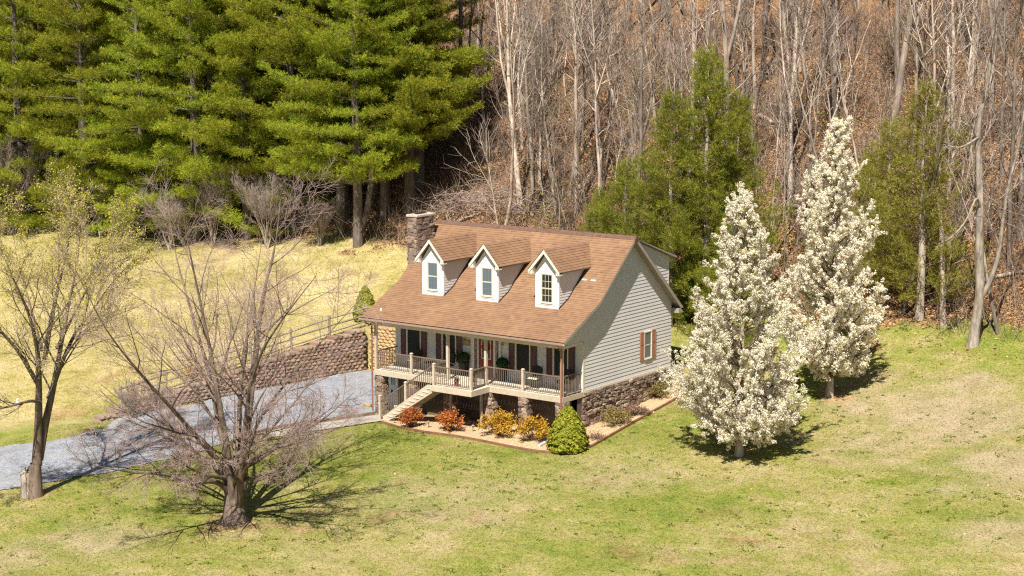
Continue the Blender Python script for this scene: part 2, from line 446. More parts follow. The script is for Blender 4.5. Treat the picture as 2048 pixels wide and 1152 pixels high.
M_brass = paint('aged_lantern', (0.10, 0.075, 0.05), 0.2, 6, 0.4)
t = NT('window_glass'); v = t.coord()
g = t.n('ShaderNodeBsdfPrincipled'); g.inputs['Base Color'].default_value = (0.012, 0.015, 0.018, 1); g.inputs['Roughness'].default_value = 0.06; g.inputs['Specular IOR Level'].default_value = 0.9
t.set(g.inputs['Normal'], t.bump(t.noise(v, 1.3, 2), 0.04, 0.05))
t.t.links.new(g.outputs[0], t.out.inputs[0]); M_glass = t.m
M_screen = paint('insect_screen', (0.016, 0.018, 0.02), 0.15, 8, 0.7)
t = NT('window_blind'); v = t.coord(); sx = t.n('ShaderNodeSeparateXYZ'); t.set(sx.inputs[0], v)
w = t.n('ShaderNodeTexWave'); w.bands_direction = 'Z'; w.inputs['Scale'].default_value = 9.0; t.set(w.inputs['Vector'], v)
M_blind = t.done(t.mix(w.outputs['Fac'], (0.075, 0.105, 0.14), (0.11, 0.145, 0.18)), 0.12, None, 0.8)

# shingles: UV in metres, u along the course, v up the slope
t = NT('shingles'); uv = t.coord('UV')
def brick(w, h, off, seed):
    b = t.n('ShaderNodeTexBrick'); b.offset = off; b.offset_frequency = 2; b.squash = 1.0
    m = t.n('ShaderNodeMapping'); m.inputs['Location'].default_value = (seed, 0, 0); t.set(m.inputs['Vector'], uv)
    t.set(b.inputs['Vector'], m.outputs[0])
    b.inputs['Color1'].default_value = (0, 0, 0, 1); b.inputs['Color2'].default_value = (1, 1, 1, 1); b.inputs['Mortar'].default_value = (0.5, 0.5, 0.5, 1)
    b.inputs['Scale'].default_value = 1.0; b.inputs['Mortar Size'].default_value = 0.0; b.inputs['Brick Width'].default_value = w; b.inputs['Row Height'].default_value = h
    return b.outputs['Color']
f = t.math('ADD', t.math('MULTIPLY', brick(0.34, 0.14, 0.37, 0.0), 0.62), t.math('MULTIPLY', brick(0.21, 0.14, 0.61, 3.1), 0.38))
c = t.ramp(f, [(0.0, (0.190, 0.110, 0.070)), (0.25, (0.220, 0.128, 0.075)), (0.5, (0.243, 0.142, 0.081)), (0.75, (0.268, 0.156, 0.086)), (1.0, (0.218, 0.118, 0.074))])
obj_n = t.noise(t.coord(), 0.55, 4)
c = t.hsv(c, val=t.math('MULTIPLY_ADD', obj_n, 0.55, 0.72))
streak = t.ramp(t.noise(t.scale(uv, (2.2, 0.22, 1)), 1.5, 4), [(0.5, 0.0), (0.75, 0.45)])
c = t.mix(streak, c, (0.15, 0.085, 0.06))
M_shingle = t.done(c, 0.92, t.bump(t.noise(t.coord(), 60, 2), 0.25, 0.01), 0.15)

t = NT('stone'); v = t.coord()
rn = t.objrnd()
sc_ = t.ramp(rn, [(0.0, (0.12, 0.075, 0.055)), (0.2, (0.215, 0.14, 0.10)), (0.4, (0.30, 0.22, 0.155)), (0.6, (0.145, 0.105, 0.095)), (0.8, (0.36, 0.275, 0.20)), (1.0, (0.185, 0.145, 0.13))])
f = t.noise(v, 6.0, 5, 0.65)
sc_ = t.hsv(sc_, val=t.math('MULTIPLY_ADD', f, 0.9, 0.55))
M_stone = t.done(sc_, 0.93, t.bump(f, 0.7, 0.05), 0.15)
M_mortar = paint('stone_mortar', (0.115, 0.088, 0.07), 0.25, 6, 0.95, bump=0.5, bsc=12)

house = empty('house')
tag(house, 'grey sided cape house with brown shingle roof, three dormers and raised front porch', 'house')

def shingle_plane(name, a, b, c, d, parent, seed=0.0, row=0.14, lip=0.014, clip=None):
    """a,b: lower edge left/right, c,d: upper edge right/left"""
    a, b, c, d = [Vector(q) for q in (a, b, c, d)]
    n = (b - a).cross(d - a).normalized()
    Ls = (d - a).length; rows = max(1, int(round(Ls / row)))
    mb = MB(); uvs = []
    for i in range(rows):
        f0, f1 = i / rows, (i + 1) / rows
        p0, p1 = a.lerp(d, f0) + n * lip, b.lerp(c, f0) + n * lip
        q0, q1 = a.lerp(d, f1), b.lerp(c, f1)
        mb.v += [tuple(p0), tuple(p1), tuple(q1), tuple(q0)]
        u0, u1 = (p0 - a).dot((b - a).normalized()), (p1 - a).dot((b - a).normalized())
        uvs += [(u0 + seed, f0 * Ls + .002), (u1 + seed, f0 * Ls + .002), (u1 + seed, f1 * Ls - .002), (u0 + seed, f1 * Ls - .002)]
        k = 4 * i; mb.f.append((k, k + 1, k + 2, k + 3))
        if i: mb.f.append((k - 1, k - 2, k + 1, k))
    me = mb.mesh(name, M_shingle)
    ul = me.uv_layers.new(name='UVMap')
    for poly in me.polygons:
        for li in poly.loop_indices: ul.data[li].uv = uvs[me.loops[li].vertex_index]
    return link(name, me, parent)

TH = 0.10
x0, x1 = -OV, W + OV
roof = MB()
prof = [(YE, ZE), (YK, ZK), (YR, ZR), (YBE, ZBE)]
und = [(y, z - TH) for y, z in prof]
roof.prism([(y, z - 0.012) for y, z in prof] + und[::-1], 'x', x0 + .012, x1 - .012)
roof_o = roof.build('roof', M_taupe, house)
shingle_plane('shingle_courses', (x0, YE - .03, ZE - .015), (x1, YE - .03, ZE - .015), (x1, YK, ZK), (x0, YK, ZK), roof_o, 0.3)
shingle_plane('shingle_courses', (x0, YK, ZK), (x1, YK, ZK), (x1, YR, ZR), (x0, YR, ZR), roof_o, 5.7)
shingle_plane('shingle_courses', (x1, YBE, ZBE), (x0, YBE, ZBE), (x0, YR, ZR), (x1, YR, ZR), roof_o, 2.2)
cap = MB()
for i in range(36):
    xa = x0 + (x1 - x0) * i / 36; xb = x0 + (x1 - x0) * (i + 1) / 36 + 0.01
    lift = 0.02 + 0.012 * (i % 2)
    cap.prism([(YR - .15, ZR - .15 * SL + lift), (YR, ZR + lift + .035), (YR + .15, ZR - .15 * .4 + lift), (YR + .15, ZR - .22), (YR - .15, ZR - .22)], 'x', xa, xb)
cap.build('ridge_cap', paint('ridge_shingle', (.13, .075, .052), .25, 5, .92), roof_o)['kind'] = 'stuff'
# rake boards
for xx in (x1, x0):
    s = 1 if xx > 0 else -1
    for nm, (ya, za), (yb, zb) in (('rake_board', prof[0], prof[1]), ('rake_board', prof[1], prof[2]), ('rake_board', prof[2], prof[3])):
        m = MB(); lo, hi = (-.22 if (ya, za) == prof[2] else -.13), -.012
        m.prism([(ya, za + lo), (yb, zb + lo), (yb, zb + hi), (ya, za + hi)], 'x', min(xx, xx - s * .035), max(xx, xx - s * .035)); m.build('rake_board', M_taupe, roof_o)
# eave fascia, gutter, soffit
MB().box(x0 + .04, x1 - .04, YE + .01, YE + .04, ZE - .2, ZE - .03).build('eave_board', M_trim, roof_o)
gm = MB(); gp = [(-.005, -.05), (-.11, -.05), (-.12, -.02), (-.105, .05), (-.115, .055), (-.13, -.03), (-.115, -.062), (.003, -.062)]
gm.prism([(YE + a, ZE - .09 + b) for a, b in gp], 'x', x0 + .02, x1 - .02)
gm.build('gutter', M_gutter, roof_o)
MB().box(0, W, YE + .05, 0, 2.38, 2.40).build('porch_ceiling', M_trim, house)
MB().box(-OV, W + OV, YB + .02, YBE, ZBE - .24, ZBE - .02).build('back_eave', M_taupe, roof_o)

def siding(name, mat, parent, P, u0f, u1f, za, zb, row=0.165, lip=0.018, nrm=(0, -1, 0), udir=(1, 0, 0)):
    """lapped boards as one surface; P = point of the wall plane, u0f/u1f give the extent at a height"""
    P, n, u = Vector(P), Vector(nrm), Vector(udir)
    rows = max(1, int(round((zb - za) / row))); mb = MB()
    for i in range(rows):
        z0, z1 = za + (zb - za) * i / rows, za + (zb - za) * (i + 1) / rows
        def pt(uu, z, off): q = P + u * uu + n * off; return (q.x, q.y, z)
        a0, a1, b0, b1 = u0f(z0 + 1e-4), u1f(z0 + 1e-4), u0f(z1 - 1e-4), u1f(z1 - 1e-4)
        k = 4 * i
        mb.v += [pt(a0, z0, lip), pt(a1, z0, lip), pt(b1, z1, 0), pt(b0, z1, 0)]; mb.f.append((k, k + 1, k + 2, k + 3))
        mb.f.append((k - 1, k - 2, k + 1, k) if i else (k, k, k, k))
    mb.f = [f for f in mb.f if len(set(f)) == 4]
    return mb.build(name, mat, parent)

# body of the house behind the siding
walls = MB()
walls.prism([(0.01, -.02), (YB, -.02), (YB, roof_z(YB) - .11), (YR, ZR - .12), (YK, ZK - .12), (0.01, roof_z(0) - .11)], 'x', 0.01, W - .01)
body = walls.build('wall_body', M_siding, house)
siding('front_siding', M_siding, body, (0, 0, 0), lambda z: 0, lambda z: W, 0.0, 2.40)
# right gable: front edge at the wall below the porch beam, along the roof above it
def gy0(z):
    if z < 2.26: return 0.0
    if z < ZE - .12: return -PD
    zz = z + .11
    return max(-PD, YE + (zz - ZE) / SLP) if zz < ZK else YK + (zz - ZK) / SL
def gy1(z):
    zz = z + .11
    return min(YB, YR + (ZR - zz) / SL)
for xx, nx_ in ((W, 1), (0, -1)):
    siding('gable_siding', M_siding, body, (xx, 0, 0), gy0, gy1, 0.0, ZR - .16, nrm=(nx_, 0, 0), udir=(0, 1, 0))
    g = MB(); g.prism([(-PD, 2.26), (0.02, 2.26), (0.02, roof_z(0) - .12), (-PD, roof_z(-PD) - .12)], 'x', min(xx - nx_ * .12, xx - nx_ * .01), max(xx - nx_ * .12, xx - nx_ * .01)); g.build('porch_gable_end', M_siding, body)
    MB().box(xx - .12 if nx_ > 0 else -.022, W + .022 if nx_ > 0 else .12, -PD, 0.0, 2.14, 2.258).build('porch_side_beam', M_trim, house)
MB().box(W - .10, W + .022, -.022, .09, -.05, 2.26).build('corner_board', M_trim, body)
MB().box(-.022, .10, -.022, .09, -.05, 2.26).build('corner_board', M_trim, body)
MB().box(W - .02, W + .03, 0.09, YB, -.10, 0.0).build('skirt_board', M_trim, body)
siding('back_siding', M_siding, body, (0, YB, 0), lambda z: 0, lambda z: W, 0.0, roof_z(YB) - .12, nrm=(0, 1, 0), udir=(1, 0, 0))

# shed dormer at the back
sx0, sx1, sy, sz = .35, W - .12, 7.45, 5.30
ss = (ZR - .02 - sz) / (sy - YR)
m = MB(); m.prism([(YR + .06, ZR - .12), (sy, sz - .02), (sy, roof_z(sy) + .01)], 'x', sx0, sx1 - .012); shed = m.build('rear_shed_dormer', M_siding, house)
def shed_y0(z): return YR + (ZR - z) / SL
def shed_y0b(z): return YR + (ZR - z) / SL + .03
siding('shed_siding', M_siding, shed, (sx1, 0, 0), lambda z: min(shed_y0b(z), sy), lambda z: min(sy, YR + (ZR - .02 - z) / ss), roof_z(sy) + .03, ZR - .14, nrm=(1, 0, 0), udir=(0, 1, 0))
m = MB(); m.prism([(YR + .02, ZR - .01), (sy + .32, sz - .32 * ss + .03), (sy + .32, sz - .32 * ss + .13), (YR + .02, ZR + .02)], 'x', sx0 - .2, sx1 + .26); m.build('shed_roof', M_taupe, shed)
shingle_plane('shingle_courses', (sx1 + .27, sy + .33, sz - .33 * ss + .14), (sx0 - .2, sy + .33, sz - .33 * ss + .14), (sx0 - .2, YR + .05, ZR + .02), (sx1 + .27, YR + .05, ZR + .02), shed, 1.0)
MB().box(sx1 - .06, sx1 + .02, sy - .06, sy + .02, roof_z(sy), sz - .02).build('corner_board', M_trim, shed)
MB().tube([(sx1 + .1, sy + .36, sz - .12), (sx1 + .06, sy + .2, sz - .35), (sx1 - .04, sy + .07, sz - .5), (sx1 - .04, sy + .07, 3.8)], .035, 6).build('downspout', M_taupe, shed)

# ---- windows
M_muntin = paint('blue_grey_muntin', (.16, .20, .24), .1, 5, .5)  # faint blue grey grid bars of the windows with blinds
def window(parent, c, w, h, axis='y', sash_rows=2, grid=None, glass=M_glass, frame=M_trim, fw=0.05, proud=0.035, screen=None):
    """c = centre of the opening on the wall face; axis 'y' faces -y, 'x' faces +x"""
    def P(u, z, d): return (c[0] + u, c[1] - d, c[2] + z) if axis == 'y' else (c[0] + d, c[1] + u, c[2] + z)
    def bx(mb, u0, u1, z0, z1, d0, d1):
        p, q = P(u0, z0, d0), P(u1, z1, d1)
        mb.box(min(p[0], q[0]), max(p[0], q[0]), min(p[1], q[1]), max(p[1], q[1]), min(p[2], q[2]), max(p[2], q[2]))
    m = MB(); a, b = w / 2, h / 2
    bx(m, -a - fw, -a, -b - fw, b + fw, -.03, proud); bx(m, a, a + fw, -b - fw, b + fw, -.03, proud)
    bx(m, -a, a, b, b + fw, -.03, proud - .002); bx(m, -a, a, -b - fw, -b, -.03, proud + .018)
    o = m.build('window', frame, parent)
    for i in range(sash_rows):
        z0, z1 = -b + h * i / sash_rows, -b + h * (i + 1) / sash_rows
        d = .012 if i == 0 else .018
        s = MB(); sw = .028
        bx(s, -a, -a + sw, z0, z1, -.02, d); bx(s, a - sw, a, z0, z1, -.02, d); bx(s, -a + sw, a - sw, z0, z0 + sw, -.02, d); bx(s, -a + sw, a - sw, z1 - sw, z1, -.02, d)
        s.build('sash', frame, o)
        g = MB(); bx(g, -a + sw, a - sw, z0 + sw, z1 - sw, -.02, d - .012); g.build('pane', glass, o)
        if grid:
            k = MB()
            for gx in range(1, grid[0]): uu = -a + w * gx / grid[0]; bx(k, uu - .008, uu + .008, z0 + sw, z1 - sw, d - .014, d - .004)
            for gz in range(1, grid[1]): zz = z0 + (z1 - z0) * gz / grid[1]; bx(k, -a + sw, a - sw, zz - .008, zz + .008, d - .014, d - .0045)
            k.build('muntin_grid', frame if glass is not M_blind else M_muntin, o)
    return o

def shutter(parent, x0_, x1_, z0, z1, mat, axis='y', plane=0.0):
    def bx(mb, u0, u1, a, b, d0, d1):
        if axis == 'y': mb.box(u0, u1, plane - d1, plane - d0, a, b)
        else: mb.box(plane + d0, plane + d1, u0, u1, a, b)
    m = MB(); zm = z0 + (z1 - z0) * .56; s = .05
    bx(m, x0_, x1_, z0, z1, 0.005, .022)
    bx(m, x0_, x0_ + s, z0, z1, .022, .038); bx(m, x1_ - s, x1_, z0, z1, .022, .038)
    for a, b in ((z0, z0 + s), (zm - s / 2, zm + s / 2), (z1 - s, z1)): bx(m, x0_ + s, x1_ - s, a, b, .022, .037)
    for a, b in ((z0 + s + .03, zm - s / 2 - .03), (zm + s / 2 + .03, z1 - s - .03)): bx(m, x0_ + s + .03, x1_ - s - .03, a, b, .022, .032)
    return m.build('shutter', mat, parent)

for (s0, a, b, s1) in ((.34, .70, 1.56, 1.93), (2.51, 2.87, 3.70, 4.08), (6.80, 7.17, 8.0, 8.37), (8.92, 9.28, 10.10, 10.47)):
    window(house, ((a + b) / 2, -.030, 1.29), b - a - .06, 1.5, sash_rows=1, glass=M_screen)
    shutter(house, s0, a - .05, .52, 2.06, M_shutter, plane=-.022); shutter(house, b + .05, s1, .52, 2.06, M_shutter, plane=-.022)
window(house, (W + .030, 5.40, 1.31), .58, 1.24, axis='x', glass=M_blind)
shutter(house, 4.71, 5.05, .66, 1.97, M_shutter_side, 'x', W + .022); shutter(house, 5.75, 6.09, .66, 1.97, M_shutter_side, 'x', W + .022)

# ---- entrance
ent = MB()
for a, b in ((4.62, 4.80), (5.0, 5.06), (5.92, 6.04), (6.24, 6.36)): ent.box(a, b, -.07, 0, 0, 2.04)
ent.box(4.60, 6.38, -.08, 0, 2.04, 2.20)
entrance = ent.build('entrance_surround', M_trim, house)
dr = MB().box(5.06, 5.92, -.045, -.002, 0.03, 2.04)
for a, b in ((5.13, 5.45), (5.53, 5.85)): dr.box(a, b, -.055, -.045, .16, .72)
door = dr.build('front_door', M_door, house)
MB().box(5.22, 5.76, -.056, -.045, .86, 1.84).build('glass_frame', M_trim, door)
MB().box(5.26, 5.72, -.062, -.056, .90, 1.80).build('pane', M_glass, door)
MB().lathe([(.0, -.03), (.028, -.03), (.03, .0), (.0, .03)], 8, (5.14, -.08, 1.0)).build('handle', M_brass, door)
for a, b in ((4.80, 5.0), (6.04, 6.24)):
    sl = MB().box(a, b, -.04, -.002, 0.03, 2.04).build('sidelight', M_shutter, house)
    MB().box(a + .035, b - .035, -.05, -.04, .30, 1.85).build('glass_frame', M_white, sl)
    MB().box(a + .05, b - .05, -.056, -.05, .33, 1.82).build('pane', M_glass, sl)
for lx, lz in ((4.32, 1.80), (6.50, 1.76)):
    l = MB().box(lx - .05, lx + .05, -.04, -.012, lz + .10, lz + .26).tube([(lx, -.03, lz + .18), (lx, -.10, lz + .27), (lx, -.15, lz + .20)], .012, 6)
    lo = l.build('wall_lantern', M_brass, house)
    MB().lathe([(.01, .19), (.10, .10), (.085, .095), (.06, -.1), (.03, -.13), (0.0, -.14)], 8, (lx, -.15, lz)).build('cage', M_brass, lo)
    MB().lathe([(.0, .09), (.088, .085), (.064, -.08), (.0, -.085)], 8, (lx, -.15, lz)).build('lantern_glass', paint('amber_glass', (.35, .25, .12), .1, 5, .2), lo)
MB().box(4.15, 4.52, -.045, -.012, 1.40, 1.62).build('house_plaque', paint('wood_plaque', (.33, .22, .11), .2, 9, .7), house)
m = MB(); m.box(4.13, 4.54, -.05, -.046, 1.38, 1.40); m.box(4.13, 4.54, -.05, -.046, 1.62, 1.64); m.box(4.13, 4.15, -.05, -.046, 1.40, 1.62); m.box(4.52, 4.54, -.05, -.046, 1.40, 1.62)
m.build('plaque_frame', M_brass, house)
m = MB().lathe([(.0, .06), (.05, .05), (.065, -.04), (.0, -.05)], 8, (10.45, YE + .12, 2.28)).box(10.42, 10.48, YE + .09, YE + .15, 2.32, 2.40); m.build('eave_floodlight', M_white, house)

# ---- dormers
def dormer(xc, blind):
    yf, zb, hw = -.02, 3.585, .625
    zt, zp = 5.28, 6.27
    m = MB()
    yb0 = lambda z: YK + (z - ZK) / SL
    # side walls + front as one body
    A = [(xc - hw, yf), (xc + hw, yf)]
    m.add([(xc - hw, yf, zb - .2), (xc + hw, yf, zb - .2), (xc + hw, yf, zt), (xc, yf, zp - .14), (xc - hw, yf, zt), (xc - hw, 3.2, zb - .2), (xc + hw, 3.2, zb - .2), (xc + hw, 3.2, zt), (xc, 3.2, zp - .14), (xc - hw, 3.2, zt)],
          [(0, 1, 2, 3, 4), (9, 8, 7, 6, 5), (1, 6, 7, 2), (0, 4, 9, 5), (0, 5, 6, 1)])
    d = m.build('dormer', M_white, house)
    siding('front_siding', M_white, d, (xc, yf - .001, 0), lambda z: -hw if z < zt else -hw * (zp - .1 - z) / (zp - .1 - zt), lambda z: hw if z < zt else hw * (zp - .1 - z) / (zp - .1 - zt), zb, zp - .16, row=.125, lip=.008)
    for s in (-1, 1):
        siding('side_siding', M_siding, d, (xc + s * (hw + .001), 0, 0), lambda z: yf, lambda z: (YE + (z - ZE) / SLP if z < ZK else YK + (z - ZK) / SL) + .06, zb + .02, zt + .06, row=.125, lip=.014, nrm=(s, 0, 0), udir=(0, 1, 0))
        MB().box(xc + s * hw - (.09 if s > 0 else -.0) - (.018 if s < 0 else 0), xc + s * hw + (.018 if s > 0 else .09), yf - .022, yf + .07, zb, zt + .02).build('corner_board', M_white, d)
        # flashing where the cheek meets the roof
        f = MB()
        for (ya, yb) in ((yf - .02, YK), (YK, YK + (zt - ZK) / SL)):
            f.bar((xc + s * (hw + .03), ya, roof_z(ya) + .03), (xc + s * (hw + .03), yb, roof_z(yb) + .03), .03, .05)
        f.build('flashing', M_black, d)
        # roof halves
        tx, tz = xc + s * .86, zp - .98
        yo = -.30
        yp, ye = YK + (zp - ZK) / SL + .04, YK + (tz - ZK) / SL + .04
        q = [(tx, yo, tz), (tx, ye, tz), (xc, yp, zp), (xc, yo, zp)]
        r = MB(); th = .07
        r.add(q + [(a, b, c - th) for a, b, c in q], [(0, 1, 2, 3), (7, 6, 5, 4), (0, 4, 5, 1), (3, 7, 4, 0)] if s > 0 else [(3, 2, 1, 0), (4, 5, 6, 7), (1, 5, 4, 0), (0, 4, 7, 3)])
        r.build('dormer_roof', M_taupe, d)
        nn = .012
        up = (0, 0, .016)
        qa = [Vector(k) + Vector(up) for k in q]
        qa[0].x += s * .02; qa[1].x += s * .02; qa[0].z -= .02; qa[1].z -= .02; qa[0].y -= .03; qa[3].y -= .03
        if s > 0: shingle_plane('shingle_courses', qa[0], qa[1], qa[2], qa[3], d, xc)
        else: shingle_plane('shingle_courses', qa[1], qa[0], qa[3], qa[2], d, xc + 4)
        b = MB(); b.prism([(tx - s * .0, tz - .16), (tx, tz - .01), (xc, zp - .01), (xc, zp - .185)], 'y', yo - .02, yo + .02); b.build('rake_board', M_cream, d)
        MB().prism([(tx, tz - .16), (tx, tz - .03), (xc + s * (hw + .02), tz + .14), (xc + s * (hw + .02), tz - .16)], 'y', yo + .02, yf - .024).build('eave_return', M_cream, d)
    w = window(d, (xc, yf - .014, 4.48), .58, 1.28, grid=(3, 2), glass=M_blind if blind else M_glass, frame=M_trim, fw=.045)
    m = MB(); z0, z1 = 4.48 - .76, 4.48 + .76
    for a, b, c, e in ((-.42, -.337, z0, z1), (.337, .42, z0, z1), (-.335, .335, z1 - .075, z1), (-.335, .335, z0, z0 + .075)): m.box(xc + a, xc + b, yf - .028, yf, c, e)
    m.build('window_casing', M_white, d)
for xc, bl in ((2.33, True), (5.55, True), (8.93, False)): dormer(xc, bl)

# small things on the roof
for vx, vy in ((9.86, 1.62), (10.34, 1.62)): 
    m = MB(); m.bar((vx - .14, vy, roof_z(vy) + .02), (vx + .14, vy, roof_z(vy) + .02), .12, .03, up=(0, -SL, 1)); m.build('roof_vent', paint('galvanised_vent', (.33, .36, .34), .1, 5, .5), roof_o)
MB().lathe([(.06, -.05), (.05, .1), (.0, .12)], 8, (.35, -1.5, roof_z(-1.5))).build('vent_pipe', M_trim, roof_o)

# ---- stones
rs = random.Random(5)
def stone_mesh(seed):
    r = random.Random(seed); import bmesh
    bm = bmesh.new(); bmesh.ops.create_icosphere(bm, subdivisions=2, radius=0.5)
    off = Vector((seed * 3.7, seed * 1.9, 0))
    for v_ in bm.verts:
        c = v_.co
        e = 0.48
        c = Vector([math.copysign(abs(k * 2) ** e, k) / 2 for k in c])     # towards a rounded block
        n_ = mnoise.noise(c * 2.2 + off)
        v_.co = c * (1 + 0.40 * n_)
    bmesh.ops.decimate if False else None
    me = bpy.data.meshes.new('stone'); bm.to_mesh(me); bm.free()
    me.materials.append(M_stone); return me
STONES = [stone_mesh(i) for i in range(1, 7)]
def stone_face(parent, name, origin, u, n, width, z0f, z1, sw=0.30, sh=0.20, depth=0.16):
    """irregular courses of field stones on a vertical face"""
    o, u, n = Vector(origin), Vector(u), Vector(n)
    rot = Matrix((u, n, Vector((0, 0, 1)))).transposed().to_4x4()
    zmin = min(z0f(0), z0f(width)); z = z1
    while z > zmin:
        hgt = sh * rs.uniform(.65, 1.45); x = -rs.uniform(0, .1)
        while x < width - .02:
            w_ = sw * rs.uniform(.45, 1.8); xe = min(x + w_, width + .02)
            if width - xe < .09: xe = width + .01
            cx, cz = (max(x, 0) + xe) / 2, z - hgt / 2 + rs.uniform(-.025, .025)
            if cz > z0f(cx) - .1 and xe - x > .06:
                q = link(name, rs.choice(STONES), parent)
                s = Matrix.Diagonal(((xe - max(x, 0)) * 1.05, depth * rs.uniform(.7, 1.6), hgt * rs.uniform(1.0, 1.18), 1))
                tw = Matrix.Rotation(rs.uniform(-.16, .16), 4, 'Y') @ Matrix.Rotation(rs.choice((0, math.pi)), 4, 'Z')
                q.matrix_local = Matrix.Translation(o + u * cx + Vector((0, 0, cz))) @ rot @ tw @ s
            x = xe
        z -= hgt
# foundation on the right side and round the basement
fd = MB().box(.02, W - .04, -.40, YB - .02, -2.9, -.12)
found = fd.build('foundation_wall', M_mortar, house)
stone_face(found, 'foundation_stone', (W - .03, -.05, 0), (0, 1, 0), (1, 0, 0), YB + .02, lambda s: Z(W + .1, s) - .05, -.10, .25, .165, .19)
MB().box(W - .35, W - .045, -.40, -.02, -2.6, -.13).build('foundation_return', M_mortar, house)
bd = MB().box(-.12, .46, -.46, -.40, Z(0.2, -.5) - .1, -.22)
bdo = bd.build('basement_door', M_whitedoor, house)
for a in (.06, .20): MB().box(a, a + .06, -.468, -.46, -.95, -.40).build('pane', M_glass, bdo)
MB().box(.05, .14, -.49, -.46, -1.36, -1.2).build('handle', M_black, bdo)

# piers under the porch
for pxx in (.22, 2.25, 4.40, 6.75, 8.70, 10.72):
    hw = .22; zb = Z(pxx, -PD + .2) - .2
    pr = MB().box(pxx - hw, pxx + hw, -PD + .02, -PD + .42, zb, -.27).build('stone_pier', M_mortar, house)
    stone_face(pr, 'pier_stone', (pxx - hw, -PD + .01, 0), (1, 0, 0), (0, -1, 0), 2 * hw, lambda s: zb + .1, -.29, .24, .19, .12)
    stone_face(pr, 'pier_stone', (pxx + hw, -PD + .0, 0), (0, 1, 0), (1, 0, 0), .42, lambda s: zb + .1, -.29, .24, .19, .12)

# chimney
ch = MB().box(-.50, 0.0, 1.62, 2.93, -2.4, 7.0).build('chimney', M_mortar, house)
for (og, uu, nn, wd, zb) in (((-.52, 1.60, 0), (1, 0, 0), (0, -1, 0), .54, 2.6), ((.02, 1.60, 0), (0, 1, 0), (1, 0, 0), 1.35, 4.2), ((-.52, 2.95, 0), (0, -1, 0), (-1, 0, 0), 1.35, 3.6)):
    stone_face(ch, 'chimney_stone', og, uu, nn, wd, lambda s, z=zb: z, 6.98, .27, .16, .10)
MB().box(-.60, .09, 1.53, 3.02, 6.98, 7.10).build('chimney_cap', paint('cap_stone', (.46, .38, .29), .2, 5, .9, bump=.5, bsc=8), ch, bevel=.02)
MB().box(-.36, -.14, 1.9, 2.6, 7.10, 7.14).build('flue', M_black, ch)

# ---- porch deck, stairs and railings
bm_ = MB().box(0, .137, 0, 1, -.032, 0).mesh('deck_board', M_deck)
nb = int(W / .15)
LX0, LX1, LY = 4.60, 6.86, -2.95
for i in range(nb + 1):
    xx = i * .15
    if xx > W - .1: continue
    yl = LY if LX0 <= xx <= LX1 - .1 else -PD - .03
    link('deck_board', bm_, house, (xx, yl, 0), None, (1, -yl - .03, 1))
for yy in (-.35, -.75, -1.15, -1.5): MB().box(0.05, W - .05, yy - .02, yy + .02, -.22, -.034).build('joist', M_taupe, house)
for yy in (-2.0, -2.45, -2.85): MB().box(LX0 + .05, LX1 - .05, yy - .02, yy + .02, -.22, -.034).build('joist', M_taupe, house)
MB().box(-.03, W + .03, -PD - .045, -PD - .005, -.27, -.036).build('deck_fascia', M_porch, house)
MB().box(W - .01, W + .03, -PD - .004, -.03, -.27, -.036).build('deck_fascia', M_porch, house)
MB().box(-.03, .01, -PD - .004, -.42, -.27, -.036).build('deck_fascia', M_porch, house)
MB().box(LX0 - .03, LX1 + .03, LY - .045, LY - .005, -.27, -.036).build('landing_fascia', M_porch, house)
MB().box(LX1 - .01, LX1 + .03, LY - .004, -PD - .046, -.27, -.036).build('landing_fascia', M_porch, house)
MB().box(LX0 - .03, LX0 + .01, LY - .004, -PD - .046, -.27, -.036).build('landing_fascia', M_porch, house)
for lx in (LX0 + .25, LX1 - .25): MB().box(lx - .05, lx + .05, -1.95, -1.85, -2.4, -.22).build('landing_leg', M_taupe, house)
MB().box(-.05, W + .05, -PD - .06, -PD + .06, 2.14, 2.38).build('porch_beam', M_trim, house)
def post(x, y, z0, z1, s=.062, cap=False, name='porch_post'):
    m = MB().box(x - s, x + s, y - s, y + s, z0, z1)
    o = m.build(name, M_porch, house)
    if cap: MB().lathe([(s * 1.7, 0), (s * 1.7, .025), (s * .9, .06), (0, .075)], 4, (0, 0, 0)).build('post_cap', M_porch, o, loc=(x, y, z1), rot=(0, 0, math.pi / 4))
    else:
        k = MB()
        k.box(x - s - .02, x + s + .02, y - s - .02, y + s + .02, z1 - .08, z1); k.build('post_cap', M_porch, o)
    return o
PY = -PD + .03
for xx in (.07, 4.42, 6.62, W - .07): post(xx, PY, -.03 if 0 < xx < W - 1 and xx > 1 else -.27, 2.14)
NZ = .96
for (xx, yy, z0) in ((2.24, PY, -.25), (8.70, PY, -.25), (LX0 + .06, LY + .06, -.25), (LX1 - .06, LY + .06, -.25)): post(xx, yy, z0, NZ, .055, True, 'newel_post')
rise, run, NT_ = 1.95 / 11, 2.94 / 11, 11
SX1, SX0 = LX0, LX0 - 2.94
post(2.98, LY + .06, -1.35, -.10, .055, True, 'newel_post')
post(1.42, LY + .06, Z(1.42, LY) - .1, -.93, .055, True, 'newel_post')
bal = MB().box(-.011, .011, -.011, .011, 0, 1).mesh('baluster', M_rail)
def railing(p, q, hb=.10, ht=.87, sp=.115):
    p, q = Vector(p), Vector(q); d = q - p; L = d.length
    m = MB().bar(p + Vector((0, 0, ht)), q + Vector((0, 0, ht)), .055, .045)
    o = m.build('railing', M_rail, house)
    MB().bar(p + Vector((0, 0, hb)), q + Vector((0, 0, hb)), .04, .035).build('bottom_rail', M_rail, o)
    n = max(2, int(round(Vector((d.x, d.y, 0)).length / sp)))
    for i in range(1, n):
        a = p.lerp(q, i / n)
        link('baluster', bal, o, (a.x, a.y, a.z + hb), None, (1, 1, ht - hb))
    return o
